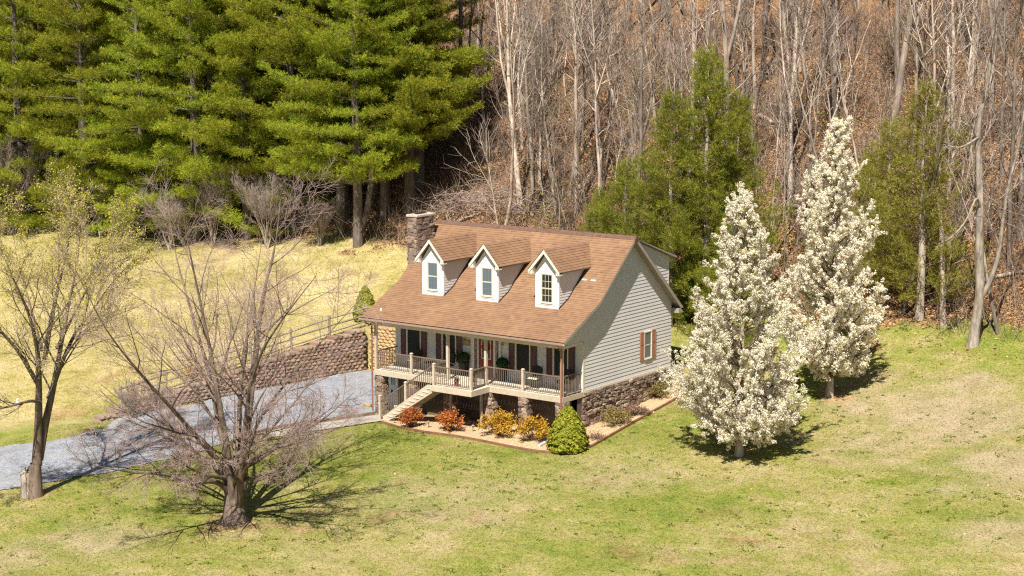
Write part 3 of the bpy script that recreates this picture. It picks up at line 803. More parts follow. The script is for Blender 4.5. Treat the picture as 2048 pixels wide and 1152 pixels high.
for a, b in (((.12, PY, 0), (2.19, PY, 0)), ((2.29, PY, 0), (4.36, PY, 0)), ((6.68, PY, 0), (8.65, PY, 0)), ((8.75, PY, 0), (W - .13, PY, 0)),
             ((LX0 + .11, LY + .06, 0), (LX1 - .11, LY + .06, 0)), ((LX1 - .07, LY + .11, 0), (6.64, PY - .06, 0)), ((W - .07, PY + .06, 0), (W - .07, -.02, 0)), ((.07, PY + .06, 0), (.07, -.02, 0))): railing(a, b)
railing((LX0 + .0, LY + .06, .0), (3.03, LY + .06, -1.04), .12, .90); railing((2.93, LY + .06, -1.09), (1.47, LY + .06, -2.03), .12, .90)
for yy in (LY + .0, LY + 1.0):
    m = MB(); m.prism([(SX1, -.02), (SX1, -.36), (SX0 + .25, -2.05), (SX0 - .02, -2.05), (SX0 - .02, -1.86), (SX1 - .3, -.02)], 'y', yy, yy + .045); m.build('stair_stringer', M_porch, house)
tr = MB().box(-.02, run + .02, -.03, 1.08, -.038, 0).mesh('stair_tread', M_deck)
rsr = MB().box(0, .02, .05, 1.0, -rise + .002, -.039).mesh('stair_riser', M_porch)
for i in range(NT_ - 0):
    link('stair_tread', tr, house, (SX1 - run * (i + 1), LY, -rise * (i + 1) + .0)) if i < NT_ - 1 else None
    link('stair_riser', rsr, house, (SX1 - run * i - .005, LY, -rise * i))
# downspouts
zg = Z(-.1, -1.8)
MB().tube([(-.13, YE - .06, 2.40), (-.13, YE - .06, 2.30), (-.10, PY - .11, 2.12), (-.10, PY - .11, zg + .15), (-.16, PY - .2, zg + .06)], .042, 6).build('downspout', M_spout, house)
zg = Z(W, -1.8)
MB().tube([(W + .05, YE - .06, 2.40), (W + .05, YE - .06, 2.30), (W - .02, PY - .12, 2.12), (W - .02, PY - .12, zg + .12), (W - .02, PY - .12, zg + .0)], .042, 6).build('downspout', M_spout, house)
# ------------------------------------------------------------------ retaining wall of split blocks
t = NT('wall_block'); v = t.coord(); rn = t.objrnd()
bc = t.ramp(rn, [(0.0, (0.17, 0.105, 0.075)), (0.35, (0.30, 0.20, 0.14)), (0.7, (0.38, 0.27, 0.19)), (1.0, (0.24, 0.18, 0.15))])
f = t.noise(v, 7.0, 5, 0.7)
M_block = t.done(t.hsv(bc, val=t.math('MULTIPLY_ADD', f, 0.9, 0.55)), 0.95, t.bump(f, 0.8, 0.06), 0.1)
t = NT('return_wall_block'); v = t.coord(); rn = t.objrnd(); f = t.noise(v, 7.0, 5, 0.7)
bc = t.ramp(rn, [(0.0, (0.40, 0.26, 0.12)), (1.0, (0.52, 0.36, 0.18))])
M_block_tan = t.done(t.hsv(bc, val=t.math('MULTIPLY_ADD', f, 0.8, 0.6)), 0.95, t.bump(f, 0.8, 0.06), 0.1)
def block_mesh(seed, mat):
    import bmesh
    bm = bmesh.new(); bmesh.ops.create_cube(bm, size=1.0)
    bmesh.ops.subdivide_edges(bm, edges=bm.edges[:], cuts=2, use_grid_fill=True)
    off = Vector((seed * 5.1, seed * 2.3, 0))
    for q in bm.verts:
        c = q.co
        edge = sum(1 for k in c if abs(abs(k) - .5) < 1e-3)
        if c.y < -.4: c.y -= (0.035 if edge == 1 else -.05) + .08 * mnoise.noise(c * 4 + off)      # the split face bulges, its rim is chipped
        if edge == 3 or (edge == 2 and c.y < -.3): c.x *= .97; c.z *= .96
    me = bpy.data.meshes.new('wall_block'); bm.to_mesh(me); bm.free(); me.materials.append(mat); return me
BLK = [block_mesh(i, M_block) for i in range(4)]; BLKT = [block_mesh(i + 7, M_block_tan) for i in range(3)]
rb = random.Random(11)
def block_wall(root, a, b, meshes, bw=.33, bh=.17, depth=.62, top=None):
    a, b = Vector((*a, 0)), Vector((*b, 0)); d = b - a; L = d.length; u = d.normalized(); n = Vector((u.y, -u.x, 0))   # n points downhill
    nbk = int(L / bw); out = []
    z0 = min(Z(*(a.lerp(b, s / 20) + n * .5)[:2]) for s in range(21)) - .1
    r = 0
    while True:
        z = z0 + r * bh; anyb = False
        for i in range(nbk + 1):
            s = (i + (.5 if r % 2 else 0)) * bw
            if s + bw > L + .1: continue
            c = a + u * (s + bw / 2)
            zg = Z(c.x + n.x * .35, c.y + n.y * .35); zt = Z(c.x - n.x * .75, c.y - n.y * .75)
            if z + bh < zg - .02: anyb = True; continue
            if z + bh * .4 > zt + .10: continue
            anyb = True
            cc = c + n * (.02 - .008 * r + rb.uniform(-.015, .015))
            out.append((cc, z + bh / 2, u, n))
        r += 1
        if not anyb or r > 20: break
    objs = []
    for cc, z, u_, n_ in out:
        q = link('wall_block', rb.choice(meshes), root)
        rot = Matrix((u_, -n_, Vector((0, 0, 1)))).transposed().to_4x4()
        mt_ = Matrix.Translation(Vector((cc.x - root.location.x, cc.y - root.location.y, z - root.location.z)) - n_ * depth / 2) @ rot @ Matrix.Diagonal((bw * .975, depth, bh * .97, 1))
        q.matrix_local = mt_; objs.append((q, mt_))
    return objs
P0, P1, P2 = WALL[0], WALL[1], WALL[2]
rw = empty('retaining_wall', (P1[0], P1[1], Z(P1[0] + .5, P1[1] - .5)))
tag(rw, 'brown split block retaining wall stepping down along the gravel drive', 'retaining wall')
bl = block_wall(rw, P0, P1, BLK)
if len(bl) > 300:      # keep the 300 nearest the house, join the rest
    bl.sort(key=lambda q: -q[1].translation.y)
    rest = bl[300:]; vs = []; fs = []
    for q, mt_ in rest:
        b0 = len(vs); vs += [tuple(mt_ @ w_.co) for w_ in q.data.vertices]; fs += [tuple(b0 + i for i in p_.vertices) for p_ in q.data.polygons]
        bpy.data.objects.remove(q)
    mm = MB(); mm.v, mm.f = vs, fs
    mm.build('lower_wall_blocks', M_block, rw)['kind'] = 'stuff'
rw2 = empty('retaining_wall', (P2[0] - 3, P2[1], Z(P1[0] + 1.5, P1[1] - .5)))
tag(rw2, 'sunlit tan block retaining wall closing the drive behind the porch corner', 'retaining wall')
block_wall(rw2, P1 + np.array((.05, 0)), P2 + np.array((0.2, 0)), BLKT)

# ------------------------------------------------------------------ split rail fence
t = NT('weathered_wood'); v = t.scale(t.coord(), (10, 10, 10)); f = t.noise(v, 1.0, 4)
M_wood = t.done(t.hsv(t.ramp(f, [(0.3, (0.17, 0.135, 0.10)), (0.7, (0.33, 0.28, 0.22))]), val=t.math('MULTIPLY_ADD', t.objrnd(), .4, .8)), .9, t.bump(f, .4, .02), .15)
fl = [P0 + (P1 - P0) * .13 + np.array((-.55, -.4)), P1 + np.array((-.65, .75)), P2 + np.array((0.2, .75))]
fence = empty('split_rail_fence', (fl[1][0], fl[1][1], Z(*fl[1])))
tag(fence, 'grey three rail split wood fence along the top of the retaining wall', 'fence')
def fence_run(a, b, n, skip_first=False):
    rf = random.Random(3); pts = [a + (b - a) * i / n for i in range(n + 1)]
    o = Vector(fence.location)
    for i, q in enumerate(pts):
        z = Z(*q); 
        if not (skip_first and i == 0):
            m = MB().tube([(0, 0, -.3), (rf.uniform(-.02, .02), 0, .5), (rf.uniform(-.03, .03), rf.uniform(-.03, .03), 1.22)], [.075, .07, .065], 6)
            m.build('fence_post', M_wood, fence, loc=Vector((q[0], q[1], z)) - o)
        if i < n:
            q2 = pts[i + 1]; z2 = Z(*q2); dd = (q2 - q) / np.linalg.norm(q2 - q) * .12
            for hh in (.30, .68, 1.06):
                j = [rf.uniform(-.03, .03) for _ in range(4)]
                m = MB().tube([Vector((q[0] - dd[0], q[1] - dd[1], z + hh + j[0])) - o, Vector(((q[0] + q2[0]) / 2 + j[1], (q[1] + q2[1]) / 2, (z + z2) / 2 + hh + j[2])) - o, Vector((q2[0] + dd[0], q2[1] + dd[1], z2 + hh + j[3])) - o], [.045, .055, .04], 5)
                m.build('fence_rail', M_wood, fence)
fence_run(fl[0], fl[1], 6); fence_run(fl[1], fl[2], 3, True)

# ------------------------------------------------------------------ planting bed, edging, walk
t = NT('bed_gravel'); p = t.pos()
vor = t.n('ShaderNodeTexVoronoi'); vor.inputs['Scale'].default_value = 26.0; t.set(vor.inputs['Vector'], p)
bc = t.ramp(vor.outputs['Color'], [(0.1, (0.28, 0.19, 0.10)), (0.5, (0.46, 0.335, 0.195)), (0.9, (0.62, 0.48, 0.31))])
bc = t.mix(t.ramp(t.noise(p, 1.7, 5), [(0.48, 0.0), (0.7, 0.75)]), bc, (0.38, 0.24, 0.12))
M_bed = t.done(bc, 0.95, t.bump(vor.outputs['Distance'], 0.6, 0.03), 0.1)
bed_px = [(763, 846), (800, 857), (850, 866), (905, 873), (950, 881), (1000, 891), (1040, 899), (1080, 905), (1120, 908), (1160, 903), (1185, 893), (1215, 876), (1260, 850), (1310, 822), (1348, 801), (1400, 772), (1440, 748)]
bed_edge = [ground_at(*q)[:2] for q in bed_px]
inner = [(1.2, -2.2), (1.9, -1.2), (3.5, -.6), (5, -.6), (6.5, -.6), (8, -.6), (9, -.6), (10, -.5), (10.6, -.3), (10.86, -.1), (10.88, .6), (10.88, 1.6), (10.88, 3), (10.88, 4.5), (10.88, 6), (10.88, 7.4), (10.88, 8.2)]
tag(drape(inner, bed_edge, 120, 12, 0.045, 'planting_bed', M_bed), 'tan gravel planting bed round the house', kind='structure')
M_edge = paint('timber_edging', (0.20, 0.095, 0.05), .25, 4, .85)
edg = empty('bed_edging', (bed_edge[8][0], bed_edge[8][1], Z(*bed_edge[8])))
tag(edg, 'reddish brown edging curving round the tan planting bed', 'edging')
def strip(root, pts, mat, name, w=.09, h=.14, lift=.03, seg=6):
    L = np.array(pts); s = np.concatenate([[0], np.cumsum(np.hypot(*np.diff(L, axis=0).T))]); q = np.linspace(0, s[-1], max(2, int(s[-1] / .3)))
    P = np.stack([np.interp(q, s, L[:, 0]), np.interp(q, s, L[:, 1])], 1); zz = H(P[:, 0], P[:, 1])
    o = Vector(root.location)
    for i in range(0, len(P) - 1, seg):
        m = MB(); k = P[i:i + seg + 1]; z = zz[i:i + seg + 1]
        if len(k) < 2: continue
        vs = []
        for j in range(len(k)):
            d = k[min(j + 1, len(k) - 1)] - k[max(j - 1, 0)]; d = d / np.linalg.norm(d); nn = np.array((d[1], -d[0]))
            for a, b in ((-1, -.1), (1, -.1), (1, h - .1 + lift), (-1, h - .1 + lift)):
                e = k[j] + nn * a * w / 2; vs.append(Vector((e[0], e[1], z[j] + b)) - o)
        n = len(k); fs = [(4 * j + c, 4 * j + (c + 1) % 4, 4 * j + 4 + (c + 1) % 4, 4 * j + 4 + c) for j in range(n - 1) for c in range(4)] + [(3, 2, 1, 0), tuple(4 * n - 4 + c for c in range(4))]
        m.add(vs, fs); m.build(name, mat, root)
strip(edg, bed_edge, M_edge, 'edging_strip', h=.16, lift=.04)
M_concrete = paint('walk_concrete', (0.33, 0.30, 0.255), .2, 2.5, .9, bump=.3, bsc=20)
walk_far = [ground_at(*q)[:2] for q in ((545, 862), (600, 853), (660, 845), (710, 838), (750, 832))] + [(1.2, -1.7)]
walk_near = [ground_at(*q)[:2] for q in ((535, 878), (600, 868), (660, 859), (710, 852), (755, 845))] + [(1.75, -3.05)]
tag(drape(walk_far, walk_near, 40, 6, 0.055, 'walkway', M_concrete), 'narrow concrete walk from the stairs along the drive', kind='structure')
ed2 = empty('drive_edging', (walk_far[2][0], walk_far[2][1], Z(*walk_far[2])))
tag(ed2, 'weathered timber edging between gravel drive and concrete walk', 'edging')
strip(ed2, [ground_at(*q)[:2] for q in ((470, 880), (545, 860), (600, 851), (660, 843), (710, 836), (748, 830))], paint('old_timber', (.22, .15, .10), .25, 4, .9), 'edging_strip', .13, .2, .06)
ed3 = empty('field_edging', ground_at(190, 866))
tag(ed3, 'low reddish edging at the field corner where the wall ends', 'edging')
strip(ed3, [ground_at(*q)[:2] for q in ((172, 869), (205, 866), (225, 861))], M_edge, 'edging_strip', .09, .14, .03)

# ------------------------------------------------------------------ porch things
def patio_chair(name, x, y, rz, label, cushion, group='dark metal chairs on the porch'):
    r = empty(name, (x, y, 0), rz); tag(r, label, 'chair', group)
    for sx in (-.25, .25):
        MB().tube([(sx, -.24, 0), (sx, -.25, .42)], .016, 5).build('leg', M_black, r); MB().tube([(sx, .27, 0), (sx, .24, .42), (sx * 1.02, .33, .95)], .016, 5).build('leg', M_black, r)
        MB().tube([(sx, -.25, .42), (sx * 1.1, -.24, .64), (sx * 1.1, .26, .66)], .016, 5).build('armrest', M_black, r)
    MB().box(-.26, .26, -.26, .25, .39, .42).build('seat', M_black, r)
    MB().box(-.245, .245, -.25, .22, .42, .50).build('cushion', cushion, r, bevel=.03)
    m = MB(); m.prism([(-.25, .50), (.25, .50), (.27, .80), (.2, .95), (0, 1.0), (-.2, .95), (-.27, .80)], 'y', .24, .33)
    m.build('backrest', M_black, r, bevel=.02)
    return r
M_cushion = paint('white_cushion', (.68, .64, .57), .1, 6, .9); M_tancush = paint('tan_cushion', (.45, .30, .22), .12, 6, .9); M_darkcush = paint('dark_cushion', (.05, .045, .04), .2, 6, .9)
patio_chair('patio_chair', 1.55, -.55, .35, 'dark porch chair with tan cushion by the leftmost window', M_tancush)
patio_chair('patio_chair', 3.55, -.55, -.35, 'dark porch chair with black cushion left of the topiary planter', M_darkcush)
patio_chair('patio_chair', 8.75, -.75, .15, 'dark porch chair with white cushion near the right newel post', M_cushion)
patio_chair('patio_chair', 10.25, -.62, -.5, 'dark porch chair tucked in the right porch corner', M_darkcush)
tb = empty('patio_table', (2.6, -.62, 0)); tag(tb, 'small dark round porch table between the two left chairs', 'table')
MB().lathe([(0, .44), (.30, .44), (.30, .47), (0, .475)], 14).build('table_top', M_black, tb)
for k in range(3):
    a = k * 2.09; MB().tube([(.22 * math.cos(a), .22 * math.sin(a), 0), (.05 * math.cos(a), .05 * math.sin(a), .25), (.2 * math.cos(a), .2 * math.sin(a), .44)], .012, 5).build('leg', M_black, tb)
def leaf_cloud(P, N, size, rng, aspect=1.6, jitter=.7):
    """one small quad per point, roughly facing N"""
    n = len(P); d = N + rng.normal(0, jitter, (n, 3)); d /= np.linalg.norm(d, axis=1)[:, None] + 1e-9
    a = np.cross(d, rng.normal(0, 1, (n, 3))); a /= np.linalg.norm(a, axis=1)[:, None] + 1e-9
    b = np.cross(d, a); s = (size * rng.uniform(.65, 1.35, n))[:, None] * .5
    V = np.stack([P - a * s * aspect, P + b * s, P + a * s * aspect, P - b * s], 1).reshape(-1, 3)
    return V, np.arange(4 * n).reshape(n, 4), np.repeat(rng.uniform(0, 1, n), 1)
M_box = leafmat('boxwood_leaf', [(0, (0.012, 0.035, 0.008)), (1, (0.045, 0.105, 0.02))], .15)
def topiary(x, y, label):
    r = empty('topiary_planter', (x, y, 0)); tag(r, label, 'planter', 'clipped balls in planters beside the door')
    m = MB(); m.lathe([(.17, 0), (.255, .56), (.27, .56), (.27, .62), (.235, .62), (.225, .56), (0, .56)], 4); m.build('planter', paint('planter_black', (.03, .022, .02), .2, 6, .5), r, rot=(0, 0, math.pi / 4))
    rng = np.random.default_rng(4); d = rng.normal(0, 1, (1500, 3)); d /= np.linalg.norm(d, axis=1)[:, None]
    V, F, rn_ = leaf_cloud(d * (.27 * rng.uniform(.86, 1.03, 1500))[:, None] + (0, 0, .82), d, .05, rng)
    link('foliage', np_mesh('foliage', V, F, M_box, rnd=rn_), r)
topiary(4.34, -.26, 'clipped green ball in a dark planter left of the front door')
topiary(6.58, -.26, 'clipped green ball in a dark planter right of the front door')
wr = empty('door_wreath', (5.49, -.075, 1.45)); tag(wr, 'red and green flower wreath hanging on the maroon front door', 'wreath')
rng = np.random.default_rng(8); a = rng.uniform(0, 6.283, 420)
P = np.stack([np.cos(a) * (.15 + rng.normal(0, .03, 420)), rng.normal(-.02, .015, 420), np.sin(a) * (.15 + rng.normal(0, .03, 420))], 1)
red = P[:, 2] > -.07
for nm, sel, mt in (('flowers', red, leafmat('wreath_red', [(0, (.30, .012, .012)), (1, (.52, .05, .03))], .1)), ('greenery', ~red, M_box)):
    V, F, rn_ = leaf_cloud(P[sel], np.tile((0, -1, 0), (sel.sum(), 1)), .06, rng); link(nm, np_mesh(nm, V, F, mt, rnd=rn_), wr)
MB().tube([(.15 * math.cos(q), 0, .15 * math.sin(q)) for q in np.linspace(0, 6.283, 13)], .02, 5).build('ring', M_brass, wr)
pot = empty('flower_pot', (5.62, -2.45, 0)); tag(pot, 'small red flower pot on the porch landing', 'flower pot')
MB().lathe([(.07, 0), (.115, .2), (.125, .2), (.125, .24), (.10, .24), (.09, .19), (0, .19)], 12).build('pot', paint('red_pot', (.42, .03, .035), .08, 5, .35), pot)
rng = np.random.default_rng(2); P = rng.normal(0, .06, (140, 3)) + (0, 0, .3)
V, F, rn_ = leaf_cloud(P, np.tile((0, 0, 1.), (140, 1)), .05, rng); link('foliage', np_mesh('foliage', V, F, leafmat('pot_plant', [(0, (.05, .09, .02)), (1, (.20, .16, .07))], .2), rnd=rn_), pot)
pot2 = empty('flower_basket', (6.35, -2.1, 0)); tag(pot2, 'pale pot of dry trailing plants at the landing corner', 'flower pot')
MB().lathe([(.09, 0), (.14, .17), (.15, .22), (.12, .22), (.11, .17), (0, .17)], 12).build('pot', paint('pale_pot', (.5, .42, .33), .1, 5, .7), pot2)
P = rng.normal(0, .10, (200, 3)) * (1, 1, .8) + (0, 0, .32); V, F, rn_ = leaf_cloud(P, np.tile((0, 0, 1.), (200, 1)), .05, rng)
link('foliage', np_mesh('foliage', V, F, leafmat('dry_plant', [(0, (.10, .09, .03)), (1, (.36, .25, .15))], .2), rnd=rn_), pot2)

# path lights in the bed, stone, drain and marker
for i, (q, lb) in enumerate((((788, 848), 'small path light in the bed at the foot of the stairs'), ((857, 857), 'small path light between the two red orange shrubs'), ((946, 865), 'small path light left of the first yellow orange shrub'), ((1017, 875), 'small path light between the two yellow orange shrubs'))):
    g = ground_at(*q); r = empty('path_light', g); tag(r, lb, 'path light', 'path lights in the planting bed')
    MB().lathe([(.012, -.05), (.012, .22)], 6).build('stake', M_black, r); MB().lathe([(.03, .20), (.045, .30), (.085, .31), (.03, .36), (0, .365)], 10).build('lamp_head', paint('pewter', (.22, .20, .17), .15, 6, .4), r)
g = ground_at(735, 815); rk = link('landscape_rock', STONES[2].copy(), None, g + (0, 0, .08), (0, 0, .4), (.42, .34, .30)); rk.data.materials.clear(); rk.data.materials.append(paint('tan_rock', (.33, .24, .12), .3, 5, .95, bump=.5, bsc=6))
tag(rk, 'small tan rock on the gravel beside the left downspout', 'rock')
a, b = ground_at(1078, 896), ground_at(1097, 886)
dp = MB().bar(a + (0, 0, .10), b + (0, 0, .12), .12, .08).bar(b + (0, 0, .12), b + np.array((.0, .18, .2)), .11, .075); tag(dp.build('drain_pipe', paint('white_drain', (.62, .60, .57), .1, 6, .5)), 'white drain spout lying in the bed left of the front spruce', 'drain pipe')
g = ground_at(36, 812); mk = MB().box(-.06, .06, -.03, .03, -.1, .30).box(-.07, .07, -.045, .045, .30, .36); tag(mk.build('field_marker', paint('marker_white', (.75, .73, .68), .08, 5, .6), loc=g), 'short white marker post in the dry field at far left', 'marker post')
# ------------------------------------------------------------------ plants
def tubes(polys, k=4):
    V, F = [], []; base = 0; ang = np.arange(k) * 2 * np.pi / k; ca, sa = np.cos(ang), np.sin(ang)
    for pts, rad in polys:
        m = len(pts); d = np.empty_like(pts); d[1:-1] = pts[2:] - pts[:-2]; d[0] = pts[1] - pts[0]; d[-1] = pts[-1] - pts[-2]
        d /= np.linalg.norm(d, axis=1)[:, None] + 1e-12
        ref = np.array((0, 0, 1.0)) if abs(d[0, 2]) < .8 else np.array((1.0, 0, 0))
        r = np.cross(d, ref); r /= np.linalg.norm(r, axis=1)[:, None] + 1e-12; u = np.cross(r, d)
        ring = pts[:, None] + rad[:, None, None] * (r[:, None] * ca[None, :, None] + u[:, None] * sa[None, :, None])
        V.append(ring.reshape(-1, 3))
        i = np.arange(m * k).reshape(m, k); j = np.roll(i, -1, axis=1)
        F.append(base + np.stack([i[:-1], j[:-1], j[1:], i[1:]], -1).reshape(-1, 4)); base += m * k
    return np.concatenate(V), np.concatenate(F)

def unit(v): return v / (np.linalg.norm(v) + 1e-12)

def curve(rng, p, d, L, n, wob, lift, r0, r1):
    pts = [np.array(p, float)]; d = unit(np.array(d, float)); st = L / n
    for i in range(n):
        d = unit(d + rng.normal(0, wob, 3) + np.array((0, 0, lift)))
        pts.append(pts[-1] + d * st)
    return np.array(pts), np.linspace(r0, r1, n + 1)

def branch_out(rng, pts, rad, n, spread, t0=.25, t1=1.0):
    """start points and directions of side shoots along a limb"""
    out = []; m = len(pts) - 1
    for i in range(n):
        t = t0 + (t1 - t0) * (i + rng.uniform(0, 1)) / n; f = min(t, .999) * m; j = int(f); q = pts[j] + (pts[j + 1] - pts[j]) * (f - j)
        d = unit(pts[j + 1] - pts[j]); s = np.cross(d, rng.normal(0, 1, 3)); s = unit(s)
        a = spread * rng.uniform(.7, 1.25)
        out.append((t, q, d * math.cos(a) + s * math.sin(a), rad[j] + (rad[j + 1] - rad[j]) * (f - j)))
    return out

M_bark_grey = barkmat('grey_bark', (0.23, 0.185, 0.145), (0.50, 0.43, 0.35), 5)
M_bark_brown = barkmat('brown_bark', (0.10, 0.07, 0.05), (0.25, 0.185, 0.14), 5)
M_bark_maple = barkmat('maple_bark', (0.085, 0.062, 0.048), (0.27, 0.20, 0.155), 6)
M_twig_maple = barkmat('maple_twig', (0.24, 0.165, 0.145), (0.42, 0.31, 0.275), 3, .1)
M_twig_grey = barkmat('grey_twig', (0.30, 0.235, 0.20), (0.44, 0.36, 0.315), 3, .2)
M_twig_pink = barkmat('pink_grey_twig', (0.31, 0.235, 0.21), (0.50, 0.405, 0.365), 3, .2)
M_twig_wood = barkmat('wood_twig', (0.17, 0.125, 0.10), (0.34, 0.265, 0.22), 3, .25)
M_bark_pine = barkmat('pine_bark', (0.075, 0.058, 0.048), (0.20, 0.165, 0.14), 6)

def maple_like(rng, stems, lv2=9, lv3=7, lv4=6, shrink=(.52, .42, .5), spreads=(.62, .7, .75), lift=(.06, .03, .02), twig_r=.006):
    """stems: list of (polyline points, radii). returns polylines by level"""
    L1 = stems; L2, L3, L4 = [], [], []
    for pts, rad in L1:
        Ls = np.linalg.norm(np.diff(pts, axis=0), axis=1).sum()
        for t, q, d, r in branch_out(rng, pts, rad, lv2, spreads[0], .30, .98):
            l = Ls * shrink[0] * (1.05 - .55 * t) * rng.uniform(.7, 1.2)
            b = curve(rng, q, d, l, 6, .10, lift[0], min(r * .5, .05), .009); L2.append(b)
            for t2, q2, d2, r2 in branch_out(rng, *b, lv3, spreads[1], .15, 1.0):
                l3 = l * shrink[1] * (1.1 - .5 * t2) * rng.uniform(.6, 1.2)
                c = curve(rng, q2, d2, l3, 4, .13, lift[1], min(r2 * .55, .016), .005); L3.append(c)
                for t3, q3, d3, r3 in branch_out(rng, *c, lv4, spreads[2], .1, 1.0):
                    L4.append(curve(rng, q3, d3, l3 * shrink[2] * rng.uniform(.5, 1.2), 3, .14, lift[2], min(r3 * .7, .007), twig_r))
    return L1, L2, L3, L4

def stem_px(base, base_px, depth, way, r0, r1, low=1.0, pw=1.0):
    """limb through places seen in the photograph, standing at given offsets in depth from the trunk; way: (px, py, extra depth)"""
    pts = []
    for px_, py_, ex in way:
        sc = depth / FPX; py_ = py_ if py_ > 800 else 800 - (800 - py_) * low
        pts.append(RT * (px_ - base_px[0]) * sc + np.array((0, 0, 1.0)) * (base_px[1] - py_) * sc * 1.01 + np.array((FW[0], FW[1], 0)) * ex)
    P = np.array(pts); s = np.linspace(0, len(P) - 1, 4 * (len(P) - 1) + 1)
    Q = np.stack([np.interp(s, np.arange(len(P)), P[:, k]) for k in range(3)], 1)
    for _ in range(2): Q[1:-1] = (Q[:-2] + 2 * Q[1:-1] + Q[2:]) / 4
    return Q, r1 + (r0 - r1) * (1 - np.linspace(0, 1, len(Q))) ** pw

def tree_obj(name, loc, parts, label, cat='tree', group=None, rz=0.0, scale=1.0):
    r = empty(name, loc, rz); r.scale = (scale,) * 3
    tag(r, label, cat, group)
    for nm, me in parts:
        c_ = link(nm, me, r)
        if nm in ('twigs', 'branches', 'foliage', 'needles', 'blossom', 'buds', 'young_leaves'): c_['kind'] = 'stuff'
    return r

# ---- the big bare maple on the lawn
rng = np.random.default_rng(21)
dep = float((BIG_TREE - CAM) @ FW); bp = (468, 1042)
st = [stem_px(BIG_TREE, bp, dep, [(a_, b_, c_ * 1.7) for a_, b_, c_ in w], a * 1.02, b, .93, 1.3) for w, a, b in (
    ([(462, 1010, 0), (452, 930, -.1), (425, 880, -.6), (385, 800, -1.4), (330, 700, -2.2), (285, 600, -3.0), (245, 480, -3.4)], .17, .012),
    ([(465, 1010, .1), (455, 920, .3), (432, 850, .6), (412, 760, 1.0), (372, 640, 1.5), (330, 520, 2.2), (310, 420, 2.6)], .16, .012),
    ([(468, 1010, -.1), (462, 900, -.2), (452, 820, -.3), (438, 700, -.4), (425, 600, -.6), (408, 480, -.8), (398, 390, -1)], .17, .012),
    ([(478, 1010, .2), (488, 900, .4), (498, 800, .6), (512, 690, .8), (520, 600, 1.0), (548, 480, 1.3), (556, 390, 1.5)], .23, .012),
    ([(478, 1010, -.1), (492, 920, -.5), (512, 850, -1.0), (520, 760, -1.5), (560, 650, -2.4), (620, 560, -3.4), (680, 480, -4.0)], .17, .012),
    ([(470, 1010, .2), (470, 900, .8), (465, 800, 1.6), (470, 700, 2.4), (480, 590, 3.2), (490, 480, 4.0)], .14, .012),
    ([(460, 980, -.1), (440, 950, -.4), (400, 945, -.9), (360, 915, -1.4), (310, 900, -2.0), (255, 880, -2.4), (205, 858, -2.6)], .12, .010),
    ([(482, 960, -.2), (512, 905, -.8), (560, 865, -1.6), (640, 830, -2.4), (730, 785, -3.0)], .08, .010),
    ([(480, 940, .4), (500, 870, 1.2), (560, 790, 2.2), (630, 710, 3.0), (710, 620, 3.6)], .09, .010),
    ([(455, 940, .5), (420, 880, 1.4), (360, 820, 2.4), (270, 760, 3.2), (205, 690, 3.6)], .09, .010))]
for k_ in range(11):      # low limbs all round
    a_ = k_ * 2.4 + .5; e_ = rng.uniform(.30, .62); h0 = rng.uniform(1.3, 2.6)
    st.append(curve(rng, (.1 * math.cos(a_), .1 * math.sin(a_), h0), (math.cos(a_) * math.cos(e_), math.sin(a_) * math.cos(e_), math.sin(e_)), rng.uniform(4.2, 6.2), 12, .07, .012, rng.uniform(.075, .11), .010))
trunk = (np.array([(0, 0, -.3), (0.02, 0, .25), (0.0, .02, .9), (-.02, 0, 1.5)]), np.array([.80, .46, .38, .22]))
L1, L2, L3, L4 = maple_like(rng, st, 12, 9, 8, shrink=(.37, .48, .62), spreads=(.78, .75, .75), lift=(.035, .02, .01), twig_r=.0035)
V1, F1 = tubes([trunk], 12); Vs, Fs = tubes(L1, 8)
V2, F2 = tubes(L2, 5); V3, F3 = tubes(L3, 4); V4, F4 = tubes(L4, 3)
tree_obj('maple_tree', BIG_TREE, [('trunk', np_mesh('trunk', V1, F1, M_bark_maple, True)), ('stems', np_mesh('stems', Vs, Fs, M_bark_maple, True)), ('branches', np_mesh('branches', V2, F2, M_bark_maple)),
    ('twigs', np_mesh('twigs', np.concatenate([V3, V4]), np.concatenate([F3, F4 + len(V3)]), M_twig_maple))], 'large bare many stemmed tree on the lawn with its shadow fanning out over the grass')

# ---- the budding tree at the left
rng = np.random.default_rng(5)
dep = float((LEFT_TREE - CAM) @ FW); bp = (70, 992)
st = [stem_px(LEFT_TREE, bp, dep, [(a_, b_, c_ * 1.4) for a_, b_, c_ in w], a * .8, b * .7, 1.0, 1.3) for w, a, b in (
    ([(76, 930, 0), (82, 860, 0), (90, 780, -.2), (98, 700, -.5), (92, 620, -.9), (68, 540, -1.3), (45, 460, -1.6)], .27, .02),
    ([(78, 920, .1), (92, 850, .2), (108, 780, .4), (122, 700, .6), (140, 610, .8), (155, 530, 1.1), (160, 450, 1.3)], .25, .02),
    ([(100, 800, .3), (118, 740, .7), (140, 680, 1.2), (170, 640, 1.7), (200, 590, 2.3), (245, 540, 3.0)], .15, .015),
    ([(92, 800, -.2), (80, 790, -.6), (40, 795, -1.4), (-20, 790, -2.2), (-80, 770, -2.8)], .10, .012),
    ([(95, 720, .3), (100, 640, 1.0), (110, 560, 1.8), (120, 480, 2.6), (112, 420, 3.2)], .14, .015),
    ([(92, 760, -.4), (70, 680, -1.2), (30, 610, -2.0), (-30, 540, -2.8), (-60, 470, -3.3)], .13, .015),
    ([(110, 760, .5), (150, 700, -.4), (190, 660, -1.2), (225, 580, -2.0), (240, 500, -2.4)], .10, .012),
    ([(118, 700, .4), (150, 620, 1.4), (190, 540, 2.0), (210, 460, 2.6)], .09, .012), ([(96, 700, 0), (60, 620, .9), (20, 540, 1.8), (0, 470, 2.4)], .09, .012))]
